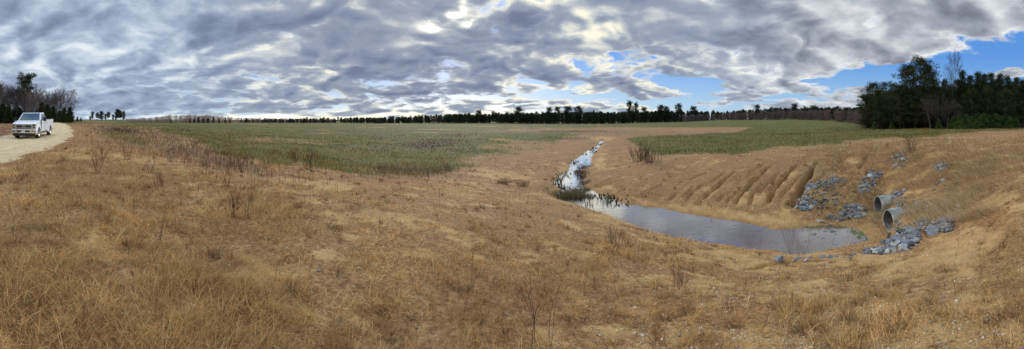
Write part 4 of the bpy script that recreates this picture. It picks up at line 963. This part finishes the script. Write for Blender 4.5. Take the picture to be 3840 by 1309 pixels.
for i in range(16):
    px, py = random.uniform(3010, 3210), random.uniform(866, 900); x, y = w_at(px, py)
    o = rock(px, py, random.uniform(16, 30), 3, 'dark stone lying in the shallow brown end of the pool', 'stones under the pool surface', (1, .8, .5))
    o.location = (x, y, random.uniform(-.09, -.045))
def rubble(spots, n, label):
    acc = []; rd = np.random.default_rng(77); ms = [hull(900 + i, 1, .8, .65, 9) for i in range(5)]
    hv = []
    for me in ms:
        bm = bmesh.new(); bm.from_mesh(me); bmesh.ops.triangulate(bm, faces=bm.faces); hv.append((np.array([v.co[:] for v in bm.verts]), np.array([[v.index for v in f.verts] for f in bm.faces]))); bm.free(); bpy.data.meshes.remove(me)
    for k in range(n):
        cx, cy, rx, ry = spots[rd.integers(0, len(spots))]; a = rd.uniform(0, 6.283); q = rd.random() ** .7
        px, py = Z3(cx + rx * q * math.cos(a), cy + ry * q * math.sin(a)); x, y, z = loc(px, py); V, Fc = hv[rd.integers(0, 5)]
        w = rd.uniform(.035, .11); an = rd.uniform(0, 6.283); ca, sa = math.cos(an), math.sin(an)
        V = V * w * rd.uniform(.7, 1.2, 3); V = np.stack([V[:, 0] * ca - V[:, 1] * sa + x, V[:, 0] * sa + V[:, 1] * ca + y, V[:, 2] + z + w * .4], -1)
        c = np.array([(.10,.115,.125),(.17,.185,.195),(.27,.28,.28),(.36,.35,.32),(.06,.065,.07)][rd.integers(0, 5)]) * rd.uniform(.8, 1.2)
        acc.append((V, Fc, np.tile(c, (len(V), 1))))
    V, Fc, C = join(acc); o = mesh_obj('broken_stone', V, Fc, M_TWIG, col=C); tag(o, label, 'rubble', None, 'stuff')
rubble([(350,315,150,32),(220,450,75,55),(640,330,60,50),(550,505,95,55),(840,420,70,50),(980,480,110,45),(900,690,120,75),(1050,600,90,50),(720,775,90,22),(860,150,70,60),(690,260,60,35),(1150,200,50,30),(350,420,120,70),(1180,600,60,50)], 1500, 'small broken grey stone between the riprap rocks around the culverts')
# ------------------------------------------------------------------ culvert pipes
M_CONC = simple('concrete', (.30, .29, .25), .92, var=.5, scale=3.5, bump=.4)
M_CONCD = simple('dark_concrete', (.16, .155, .14), .9, var=.3, scale=4, bump=.3)  # darker concrete tone for the bore than for the shell
M_INK = simple('dark_paint', (.03, .03, .04), .8)
def pipe(x, y, zb, label, scrawl=False):
    root = empty('culvert_pipe', (x, y, zb + .435))
    d = Vector((-.81, .59, .0)).normalized()
    root.rotation_euler = d.to_track_quat('X', 'Z').to_euler()
    def lathe(prof, nm, m_, seg=40):
        V = [(px_, r_ * math.cos(2 * math.pi * k / seg), r_ * math.sin(2 * math.pi * k / seg)) for px_, r_ in prof for k in range(seg)]
        Fc = [(i * seg + k, i * seg + (k + 1) % seg, (i + 1) * seg + (k + 1) % seg, (i + 1) * seg + k) for i in range(len(prof) - 1) for k in range(seg)]
        return mesh_obj(nm, V, Fc, m_, root, smooth=False)
    lathe([(-.02, .372), (.0, .38), (.0, .425), (-.02, .435), (-2.4, .435)], 'shell', M_CONC)
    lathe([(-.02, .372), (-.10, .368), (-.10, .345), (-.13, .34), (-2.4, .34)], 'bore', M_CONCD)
    if scrawl:
        seg = []; rd = random.Random(4); p = None
        for k in range(60):
            t = k / 60; a = math.pi / 2 + .30 + .22 * math.sin(k * 1.1) ; xx = -.12 - t * .42 + .05 * math.cos(k * 1.3)
            q = (xx, .44 * math.cos(a), .44 * math.sin(a))
            if p: seg.append((p, q, .006, .006))
            p = q
        V, Fq = tubes(seg, 4); mesh_obj('scrawl', V, Fq, M_INK, root)
    tag(root, label, 'pipe'); return root
pipe(11.52, 5.10, .15, 'nearer grey concrete culvert pipe opening over the pool')
pipe(13.79, 6.63, .04, 'farther concrete culvert pipe with a dark scrawl on its top', True)
#@@TRUCK@@
# ------------------------------------------------------------------ the truck (front axle at x=0, nose towards +x)
M_PAINT = simple('white_paint', (.78, .80, .82), .28, var=.02, coat=.6)
M_BLACK = simple('black_plastic', (.012, .012, .013), .55, var=.2)
M_GLASS = simple('tinted_glass', (.015, .02, .022), .05, var=.1, spec=.9)
M_CHROME = simple('chrome', (.75, .75, .76), .18, metal=1.0, var=.05)
M_TYRE = simple('tyre_rubber', (.018, .017, .016), .9, var=.3)
M_RIM = simple('wheel_alloy', (.50, .50, .51), .3, metal=.9, var=.05)
M_LENS = simple('lamp_lens', (.55, .57, .60), .1, metal=.6, var=.3, scale=20)
M_AMBER = simple('amber_lens', (.55, .14, .03), .3)
M_RED = simple('red_lens', (.45, .02, .02), .3)
M_BLUE = simple('emblem_blue', (.02, .05, .22), .3, var=.05)
M_PLATE = simple('number_plate', (.62, .66, .74), .5, var=.1)
truck = empty('pickup_truck', (0, 0, 0))
tag(truck, 'white four-wheel-drive pickup truck parked on the sandy track, facing the camera', 'pickup truck')
def bmo(name, bm, m_, parent=None, bev=0, smooth=False):
    if bev: bmesh.ops.bevel(bm, geom=list(bm.edges), offset=bev, segments=2, affect='EDGES', clamp_overlap=True)
    bmesh.ops.recalc_face_normals(bm, faces=bm.faces)
    me = bpy.data.meshes.new(name); bm.to_mesh(me); bm.free(); me.materials.append(m_)
    if smooth: me.polygons.foreach_set('use_smooth', [True] * len(me.polygons))
    o = bpy.data.objects.new(name, me); COL.objects.link(o); o.parent = parent or truck; return o
def box(name, c, s, m_, parent=None, bev=.01):
    bm = bmesh.new(); bmesh.ops.create_cube(bm, size=1)
    for v in bm.verts: v.co = Vector((v.co.x * s[0] + c[0], v.co.y * s[1] + c[1], v.co.z * s[2] + c[2]))
    return bmo(name, bm, m_, parent, bev)
def prism(name, pts, y0, y1, m_, parent=None, bev=0, taper=None):
    """side profile (x, z) carried from y0 to y1"""
    bm = bmesh.new(); a = [bm.verts.new((x, y0, z)) for x, z in pts]; c = [bm.verts.new((x, y1, z)) for x, z in pts]; n = len(pts)
    bm.faces.new(a); bm.faces.new(c[::-1])
    for i in range(n): bm.faces.new((a[i], c[i], c[(i + 1) % n], a[(i + 1) % n]))
    if taper:
        for v in bm.verts: v.co.y *= taper(v.co)
    return bmo(name, bm, m_, parent, bev)
def arch(cx, r0, z0=.41, a0=-12, a1=192, n=12):
    return [(cx + r0 * math.cos(R(a)), z0 + r0 * math.sin(R(a))) for a in np.linspace(a1, a0, n)] 
WBX = -4.02
nose = lambda co: 1 - .06 * float(sstep(.2, .95, co.x)) - .05 * float(sstep(1.0, 1.45, co.z))
body_pts = [(.92, .62), (.94, 1.02), (.88, 1.17), (.70, 1.25), (-.10, 1.37), (-.62, 1.43), (-2.62, 1.44), (-2.62, .52), (-.60, .52)] + arch(0, .52)
prism('body', body_pts, -.995, .995, M_PAINT, None, .018, nose)
box('underbody', (-1.9, 0, .50), (4.9, 1.5, .26), M_BLACK)
# bed
side = [(-2.66, 1.42), (-5.20, 1.45), (-5.24, .62), (WBX - .60, .60)] + arch(WBX, .53) + [(-2.66, .54)]
for sg in (1, -1): prism('bed_side', side, sg * .995, sg * .90, M_PAINT, None, .012)
box('tailgate', (-5.20, 0, 1.02), (.07, 1.78, .78), M_PAINT); box('bed_floor', (-3.93, 0, .80), (2.5, 1.80, .05), M_BLACK)
box('bed_front', (-2.68, 0, 1.08), (.05, 1.80, .66), M_PAINT)
for sg in (1, -1):
    box('bed_rail', (-3.95, sg * .945, 1.462), (2.48, .10, .025), M_BLACK)
    box('tail_light', (-5.215, sg * .93, 1.20), (.09, .14, .40), M_RED)
    box('wheel_well', (WBX, sg * .80, .78), (1.1, .18, .30), M_BLACK); box('wheel_well', (0, sg * .72, .72), (1.06, .22, .40), M_BLACK)
# cab above the belt line
def cab(x0, x1, x2, x3, zb, zt, wb, wt):
    """bottom front, bottom rear, top front, top rear"""
    return [(x0, -wb, zb), (x0, wb, zb), (x1, wb, zb), (x1, -wb, zb), (x2, -wt, zt), (x2, wt, zt), (x3, wt, zt), (x3, -wt, zt)]
cf = [(0, 1, 2, 3), (4, 7, 6, 5), (0, 4, 5, 1), (1, 5, 6, 2), (2, 6, 7, 3), (3, 7, 4, 0)]
Cv = cab(-.55, -2.60, -1.28, -2.38, 1.42, 1.985, .955, .79)
bm = bmesh.new(); vs = [bm.verts.new(v) for v in Cv]; [bm.faces.new([vs[i] for i in f]) for f in cf]; bmo('cab', bm, M_PAINT, None, .03)
box('roof', (-1.86, 0, 2.005), (1.20, 1.56, .085), M_PAINT, None, .035)
Cv = np.array(Cv)
def quad_on(name, a, b_, c, d, m_, off, parent=None, t=.008):
    P = [np.array(q, float) for q in (a, b_, c, d)]; n = np.cross(P[1] - P[0], P[3] - P[0]); n /= np.linalg.norm(n)
    bm = bmesh.new(); lo = [bm.verts.new(q + n * (off - t)) for q in P]; hi = [bm.verts.new(q + n * off) for q in P]
    bm.faces.new(hi); bm.faces.new(lo[::-1])
    for i in range(4): bm.faces.new((lo[i], lo[(i + 1) % 4], hi[(i + 1) % 4], hi[i]))
    return bmo(name, bm, m_, parent)
def bil(Q, u, v): return (Q[0] * (1 - u) + Q[1] * u) * (1 - v) + (Q[3] * (1 - u) + Q[2] * u) * v
Qf = [Cv[0], Cv[1], Cv[5], Cv[4]]; ws = quad_on('windshield', bil(Qf, .05, .04), bil(Qf, .95, .04), bil(Qf, .94, .93), bil(Qf, .06, .93), M_GLASS, .012)
box('wiper', (-.60, .35, 1.455), (.05, .62, .015), M_BLACK, ws, .003); box('wiper', (-.60, -.35, 1.455), (.05, .62, .015), M_BLACK, ws, .003)
for sg in (1, -1):
    i0, i1, i2, i3 = (1, 2, 6, 5) if sg > 0 else (3, 0, 4, 7)
    Q = [Cv[i0], Cv[i1], Cv[i2], Cv[i3]]
    U = (lambda u: u) if sg > 0 else (lambda u: 1 - u)
    for u0, u1, v0u0 in ((.13, .58, .02), (.64, .93, .64)):
        a, b_, c, d = bil(Q, U(u0), .05), bil(Q, U(u1), .05), bil(Q, U(min(u1, .93) if u1 > .9 else u1), .88), bil(Q, U(max(u0, .05)), .88)
        if sg < 0: a, b_, c, d = b_, a, d, c
        quad_on('side_window', a, b_, c, d, M_GLASS, .012)
    for x0, x1 in ((-.72, -1.86), (-1.90, -2.58)):
        dr = prism('door', [(x0, .60), (x0, 1.41), (x1, 1.42), (x1, .60)], sg * .990, sg * 1.003, M_PAINT, None, .004)
        box('door_handle', (x1 + .16, sg * 1.014, 1.18), (.20, .025, .035), M_BLACK, dr, .005)
        box('door_seam', (x0 + .018, sg * .998, 1.0), (.014, .012, .82), M_BLACK, dr, 0)
    box('fender_vent', (-.60, sg * .992, 1.12), (.10, .02, .20), M_BLACK)
    box('running_board', (-1.65, sg * .97, .43), (1.9, .16, .06), M_BLACK)
    box('arch_trim', (0, sg * .985, .955), (.55, .02, .03), M_BLACK) if False else None
    mir = box('side_mirror', (-.74, sg * 1.26, 1.50), (.14, .24, .36), M_BLACK, None, .04)
    box('mirror_arm', (-.72, sg * 1.07, 1.44), (.07, .26, .06), M_BLACK, mir, .01); box('mirror_arm', (-.72, sg * 1.07, 1.58), (.06, .26, .04), M_BLACK, mir, .01)
    box('turn_lamp', (-.655, sg * 1.27, 1.36), (.02, .16, .04), M_LENS, mir, .005)
# nose: grille, lamps, bumper
gr = box('grille', (.925, 0, .95), (.06, 1.22, .36), M_BLACK, None, .01)
for z in (1.085, .865): box('grille_bar', (.962, 0, z), (.02, 1.20, .055), M_CHROME, gr, .006)
box('grille_surround', (.955, 0, 1.140), (.03, 1.26, .03), M_CHROME, gr, .006); box('grille_surround', (.955, 0, .775), (.03, 1.26, .03), M_CHROME, gr, .006)
for i in range(6):
    y = (-.5, -.3, -.42, .42, .3, .5)[i]
for y in (-.45, -.27, .27, .45):
    for z in (1.085, .865): box('grille_slot', (.974, y, z), (.006, .12, .022), M_BLACK, gr, 0)
def oval(name, x, ry, rz, t, m_, parent, z=.975):
    bm = bmesh.new(); n = 28; a = [bm.verts.new((x, ry * math.cos(k * 2 * math.pi / n), z + rz * math.sin(k * 2 * math.pi / n))) for k in range(n)]
    c = [bm.verts.new((x + t, v.co.y * .94, z + (v.co.z - z) * .9)) for v in a]; bm.faces.new(c); bm.faces.new(a[::-1])
    for k in range(n): bm.faces.new((a[k], a[(k + 1) % n], c[(k + 1) % n], c[k]))
    return bmo(name, bm, m_, parent)
em = oval('emblem', .965, .170, .078, .022, M_CHROME, gr); oval('emblem_field', .985, .145, .060, .006, M_BLUE, gr)
tx = bpy.data.curves.new('emblem_script', 'FONT'); tx.body = 'Ford'; tx.size = .10; tx.align_x = 'CENTER'; tx.align_y = 'CENTER'; tx.shear = .35; tx.extrude = .001
to = bpy.data.objects.new('emblem_script', tx); COL.objects.link(to); to.parent = gr; to.location = (.993, 0, .975); to.rotation_euler = (R(90), 0, R(90)); tx.materials.append(M_CHROME)
bpy.context.view_layer.update(); tm = bpy.data.meshes.new_from_object(to); t2 = bpy.data.objects.new('emblem_script', tm); COL.objects.link(t2); t2.parent = gr
t2.location = to.location; t2.rotation_euler = to.rotation_euler; bpy.data.objects.remove(to); t2.name = 'emblem_script'
for sg in (1, -1):
    hl = box('headlight', (.885, sg * .785, .98), (.16, .30, .40), M_LENS, None, .02)
    box('lamp_bezel', (.972, sg * .69, .98), (.012, .04, .36), M_CHROME, hl, .003); box('lamp_unit', (.970, sg * .80, 1.06), (.012, .15, .10), M_GLASS, hl, .003)
    box('lamp_unit', (.970, sg * .80, .90), (.012, .15, .10), M_GLASS, hl, .003); box('side_marker', (.92, sg * .938, .98), (.07, .008, .22), M_AMBER, hl, .002)
bp = box('bumper', (.98, 0, .60), (.22, 1.96, .27), M_CHROME, None, .04)
box('bumper_opening', (1.092, 0, .61), (.012, 1.05, .13), M_BLACK, bp, .004)
for sg in (1, -1): fl_ = box('fog_lamp', (1.093, sg * .78, .61), (.012, .20, .10), M_BLACK, bp, .004); box('fog_lens', (1.102, sg * .78, .61), (.01, .07, .06), M_LENS, bp, .003)
box('bumper_trim', (1.0, 0, .745), (.20, 1.92, .04), M_PAINT, bp, .01)
lp = box('number_plate', (1.105, 0, .585), (.012, .31, .155), M_PLATE, None, .003)
box('plate_rim', (1.100, 0, .585), (.008, .33, .175), M_CHROME, lp, .002)
box('air_dam', (.93, 0, .365), (.14, 1.80, .22), M_BLACK, None, .03)
box('rear_bumper', (-5.30, 0, .62), (.16, 1.90, .20), M_CHROME, None, .03)
# wheels
def wheel(x, sg):
    g = []
    def lathe(prof, nm, m_, parent=None, seg=36):
        V = [(x + r_ * math.cos(2 * math.pi * k / seg), sg * (y_), .41 + r_ * math.sin(2 * math.pi * k / seg)) for y_, r_ in prof for k in range(seg)]
        Fc = [(i * seg + k, i * seg + (k + 1) % seg, (i + 1) * seg + (k + 1) % seg, (i + 1) * seg + k) for i in range(len(prof) - 1) for k in range(seg)]
        return mesh_obj(nm, V, Fc, m_, parent or truck, smooth=True)
    ty = lathe([(.70, .26), (.70, .38), (.73, .405), (.82, .41), (.92, .405), (.965, .375), (.965, .27), (.955, .25)], 'wheel', M_TYRE)
    rm = lathe([(.955, .255), (.965, .245), (.93, .225), (.84, .21), (.80, .0)], 'rim', M_RIM, ty)
    bm = bmesh.new()
    for k in range(8):
        a = k * math.pi / 4
        r_ = bmesh.ops.create_cube(bm, size=1)
        for v in r_['verts']:
            p = Vector((v.co.x * .055, v.co.y * .03, v.co.z * .20 + .135)); p.rotate(Matrix.Rotation(a, 3, 'Y')); v.co = p + Vector((x, sg * .925, .41))
    bmesh.ops.create_uvsphere(bm, u_segments=12, v_segments=8, radius=.065, matrix=Matrix.Translation((x, sg * .93, .41)))
    bmo('spokes', bm, M_CHROME, ty)
for x_ in (0, WBX):
    for sg in (1, -1): wheel(x_, sg)
fx, fy = -25.84, 2.16; rx, ry = -25.84 - 3.74, 2.16 + 1.47
zf = H(fx, fy); zr_ = H(rx, ry)
truck.location = (fx, fy, zf - .01); truck.rotation_euler = (0, math.atan2(zr_ - zf, 4.02), math.atan2(fy - ry, fx - rx))
# ------------------------------------------------------------------ sky, sun, camera
def build_world():
    w = bpy.data.worlds.new('World'); scn.world = w; w.use_nodes = True
    nt = w.node_tree; nt.nodes.clear(); b = NB(nt)
    out = b.n('ShaderNodeOutputWorld'); bg = b.n('ShaderNodeBackground'); b.link(bg.outputs[0], out.inputs[0])
    S = .10; bg.inputs[1].default_value = S
    sky = b.n('ShaderNodeTexSky'); sky.sky_type = 'NISHITA'; sky.sun_disc = False
    sky.sun_elevation = SUN_EL; sky.sun_rotation = SUN_AZ; sky.altitude = 50; sky.air_density = 1.; sky.dust_density = .6; sky.ozone_density = 2.0
    D = b.n('ShaderNodeTexCoord').outputs['Generated']
    sp = b.n('ShaderNodeSeparateXYZ'); b.link(D, sp.inputs[0]); X, Y, Zc = sp.outputs
    A = b.math('ARCTAN2', X, Y)                               # bearing
    hyp = b.math('SQRT', b.math('ADD', b.math('MULTIPLY', X, X), b.math('MULTIPLY', Y, Y)))
    T = b.math('DIVIDE', Zc, b.math('MAXIMUM', hyp, .02))     # tangent of the elevation
    # cloud deck seen from below
    zc = b.math('ADD', b.math('MAXIMUM', Zc, -.01), .24)
    cb = b.n('ShaderNodeCombineXYZ'); b.link(b.math('DIVIDE', X, zc), cb.inputs[0]); b.link(b.math('DIVIDE', Y, zc), cb.inputs[1])
    Pc = cb.outputs[0]
    AT = b.n('ShaderNodeCombineXYZ'); b.link(A, AT.inputs[0]); b.link(T, AT.inputs[1]); AT = AT.outputs[0]
    # edges of the drawn cloud masses are broken up
    wn = b.n('ShaderNodeTexNoise'); b.link(Pc, wn.inputs['Vector']); wn.inputs['Scale'].default_value = .9; wn.inputs['Detail'].default_value = 4
    wv = b.vmath('MULTIPLY', b.vmath('SUBTRACT', wn.outputs['Color'], (.5, .5, .5)), (.22, .085, 0))
    ATw = b.vmath('ADD', AT, wv)
    def blobs(L):
        acc = None
        for px, py, rx, ry, k in L:
            d = b.vmath('SUBTRACT', ATw, (float(az(px)), float(vv(py)), 0))
            d = b.vmath('MULTIPLY', d, (F / rx, F / ry, 0))
            q = b.vmath('DOT_PRODUCT', d, d, 1)
            e = b.math('MULTIPLY', b.math('EXPONENT', b.math('MULTIPLY', q, -1.0)), k)
            acc = e if acc is None else b.math('ADD', acc, e)
        return acc
    pw = b.n('ShaderNodeTexNoise'); b.link(Pc, pw.inputs['Vector']); pw.inputs['Scale'].default_value = 1.3; pw.inputs['Detail'].default_value = 3
    warp = b.vmath('MULTIPLY', b.vmath('SUBTRACT', pw.outputs['Color'], (.5, .5, .5)), (.9, .9, 0))
    Pw = b.vmath('ADD', Pc, warp)
    def dens(off):
        P = b.vmath('ADD', Pw, off); P0 = b.vmath('ADD', Pc, off)
        v1 = b.n('ShaderNodeTexVoronoi', feature='SMOOTH_F1'); b.link(P, v1.inputs['Vector']); v1.inputs['Scale'].default_value = 2.2; v1.inputs['Smoothness'].default_value = .35
        v1.inputs['Detail'].default_value = 2.5; v1.inputs['Roughness'].default_value = .5
        n1 = b.noise(P0, .65, 2, .45, .35); n2 = b.noise(P0, 2.7, 6, .56, .2)
        a = b.math('MULTIPLY', b.math('SUBTRACT', .75, v1.outputs['Distance']), .26)
        return b.math('ADD', b.math('ADD', b.math('MULTIPLY_ADD', n1, .33, .13), b.math('MULTIPLY', n2, .35)), a)
    n = dens((0, 0, 0))
    ns = dens((math.sin(SUN_AZ) * .11, math.cos(SUN_AZ) * .11, 0))
    fine = b.noise(Pc, 4.6, 8, .66, .7)
    far = b.mrange(T, .02, .12, .6, 1.)                       # structure melts together towards the horizon
    cover = blobs(COVER); tone = blobs(TONE); glow = blobs(GLOW)
    fz = b.math('MULTIPLY', b.math('SUBTRACT', fine, .5), .30)
    thick = b.math('ADD', b.math('ADD', n, fz), cover)
    dens_ = b.mrange(thick, .355, .43)                          # 0 clear .. 1 cloud
    body = b.mrange(b.math('ADD', n, b.math('MULTIPLY', fz, .5)), .42, .60, -.5, .5, smooth=True)     # how deep the cloud is
    relief = b.math('MULTIPLY', b.math('SUBTRACT', ns, n), 2.8)
    prox = b.mrange(b.math('ABSOLUTE', b.math('SUBTRACT', A, SUN_AZ + .12)), .45, 1.15, 1., 0.)
    amp = b.math('ADD', .22, b.math('MULTIPLY', prox, .15))
    lum = b.math('ADD', b.math('MULTIPLY', b.math('SUBTRACT', relief, b.math('MULTIPLY', body, amp)), far), .44)
    edge = b.mrange(thick, .40, .48, .22, 0.)                   # thin rims let the light through
    lum = b.math('ADD', b.math('ADD', lum, edge), tone)
    lum = b.math('SUBTRACT', lum, b.math('MULTIPLY', fz, 1.0))
    cool = b.ramp(lum, [(.0, (.20, .25, .37)), (.25, (.275, .345, .48)), (.5, (.37, .46, .60)), (.75, (.57, .67, .78)), (1., (.80, .87, .92))])
    warm = b.ramp(lum, [(.0, (.175, .215, .31)), (.28, (.245, .295, .41)), (.55, (.33, .38, .475)), (.76, (.58, .62, .64)), (1., (1.02, .97, .80))])
    grey = b.ramp(lum, [(.0, (.19, .21, .265)), (.25, (.27, .30, .37)), (.5, (.41, .445, .51)), (.75, (.62, .65, .69)), (1., (.86, .88, .88))])
    cl = b.mix(prox, cool, warm)
    cl = b.mix(b.mrange(A, .45, 1.0, 0., 1.), cl, grey)
    low = b.mrange(T, .0, .05, 1., 0.)
    cl = b.vmath('MULTIPLY', cl, (1 / S, 1 / S, 1 / S))
    sk = b.mix(b.mrange(T, .0, .22, 0., 1.), (.36, .62, .90, 1), (.09, .33, .86, 1))
    skyc = b.mix(.75, b.vmath('MULTIPLY', sky.outputs[0], (SKYK, SKYK, SKYK * 1.12)), b.vmath('MULTIPLY', sk, (1 / S, 1 / S, 1 / S)))
    c = b.mix(dens_, skyc, cl)
    gl = b.math('MULTIPLY', glow, b.math('ADD', .06, b.mrange(b.math('ADD', fine, b.math('MULTIPLY', n, .6)), .62, .86, 1.0, 0.)))
    gv = b.n('ShaderNodeCombineXYZ')
    for i, k in enumerate((1.05, .95, .68)): b.link(b.math('MULTIPLY', gl, k / S), gv.inputs[i])
    c = b.vmath('ADD', c, gv.outputs[0])
    up = b.mrange(Zc, .42, .75, 1., ZENITH_BOOST)  # sky overhead, out of view, brightened to add light on the ground
    uv = b.n('ShaderNodeCombineXYZ')
    for i, k in enumerate((0.10, 0.0, -0.14)): b.link(b.math('MULTIPLY', up, b.math('ADD', 1.0, b.mrange(Zc, .42, .75, 0., k))), uv.inputs[i])
    c = b.vmath('MULTIPLY', c, uv.outputs[0])
    b.link(c, bg.inputs[0])
    w.cycles.sampling_method = 'MANUAL'; w.cycles.sample_map_resolution = 1024
SKYK, ZENITH_BOOST = 1.0, 2.95
# (column, row, half width, half height, strength) of the cloud masses, gaps and breaks
COVER = [(700,200,900,300,.05),(1500,60,500,80,.06),(3250,40,200,50,.06),(2850,230,200,50,.05),(2240,205,110,40,.07),(2830,240,150,50,.10),(3210,10,150,40,.15),(1870,190,130,60,.14),(2700,250,330,60,.08),(2750,80,250,50,.12),(3100,220,150,80,.08),(1500,130,120,60,.14),(3650,20,200,40,.2),(2850,330,300,50,.06),(2300,320,140,20,.1),(2650,30,150,40,.15),(1300,60,500,260,.10),(300,200,500,300,.08),(2400,80,300,110,.2),(3490,268,300,34,-.36),(3790,205,110,36,-.2),(3330,305,120,24,-.22),(3560,240,180,22,-.16),(2275,200,22,10,-.1),(2610,298,85,12,-.34),(2560,310,50,8,-.2),
 (2105,345,60,12,-.3),(2940,356,110,8,-.3),(3080,300,60,8,-.26),(2860,378,90,7,-.25),(3700,90,300,60,.16),(3250,130,260,60,.16),(3760,262,60,18,.2),(2000,310,50,6,-.2),
 (1610,110,24,10,-.2),(3150,392,260,14,.1),(1950,383,90,7,-.15)]
TONE = [(2290,95,130,45,.16),(1150,425,560,11,.45),(2220,150,170,50,.22),(900,110,240,50,-.3),(1130,90,180,70,-.12),(1350,190,190,110,-.32),(1260,60,150,60,-.2),(1570,330,240,60,-.26),(1650,215,220,70,-.26),(1880,100,170,90,-.30),(2600,120,330,60,-.20),(2480,40,200,60,-.18),(2350,285,170,28,-.26),(2050,260,160,45,-.2),(2330,200,70,26,-.2),(2850,180,240,45,-.12),
 (560,380,330,40,-.16),(620,330,160,20,-.1),(1000,330,160,40,-.12),(850,255,180,50,-.02),(700,215,260,40,.16),(260,235,260,70,.14),(830,330,100,40,.12),(560,110,160,40,.1),(1180,28,60,30,.25),(2180,100,120,50,.2),(2250,215,50,40,.14),(2480,390,300,22,.16),
 (2900,400,320,18,.14),(3050,250,260,60,.08),(1280,290,60,20,.25),(1330,430,600,10,.3),(1900,380,240,28,.22),(3700,60,260,60,-.12),(3450,130,300,40,.03),(800,432,500,9,.35),(100,60,260,60,-.12),(2050,330,260,16,.2)]
GLOW = [(1595,102,50,20,.75),(1690,55,28,14,1.7),(1765,80,40,15,1.7),(1735,12,16,34,.8),(1660,80,190,70,.10),(1500,165,50,14,.4),(2005,28,70,14,.25),(1888,218,26,8,.5),
 (1250,428,420,9,.7),(850,434,250,8,.6),(1380,402,90,5,.3),(1950,325,130,9,.22),(2050,388,240,8,.25),(2080,87,40,10,.3)]
build_world()
sl = bpy.data.lights.new('sun', 'SUN'); sl.energy = 2.0; sl.angle = R(12); sl.color = (1., .93, .82)
so = bpy.data.objects.new('sun', sl); COL.objects.link(so)
so.rotation_euler = (R(90) - SUN_EL, 0, math.pi - SUN_AZ); so.location = (0, 0, 60)
cd = bpy.data.cameras.new('camera'); cam = bpy.data.objects.new('camera', cd); COL.objects.link(cam); scn.camera = cam
cam.location = (0, 0, EYE); cam.rotation_euler = (R(90), 0, 0)
cd.type = 'PANO'; cd.panorama_type = 'CENTRAL_CYLINDRICAL'
cd.central_cylindrical_radius = 1.0
hw = 1920 / F
cd.central_cylindrical_range_u_min = -hw; cd.central_cylindrical_range_u_max = hw
cd.central_cylindrical_range_v_min = float(vv(1309)); cd.central_cylindrical_range_v_max = float(vv(0))
cd.clip_start = .05; cd.clip_end = 6000
scn.view_settings.view_transform = 'Standard'; scn.view_settings.look = 'None'
scn.view_settings.exposure = EXPO if 'EXPO' in globals() else 0.0; scn.view_settings.gamma = 1
scn.cycles.max_bounces = 5; scn.cycles.transparent_max_bounces = 8; scn.cycles.use_denoising = True
scn.cycles.caustics_reflective = False; scn.cycles.caustics_refractive = False
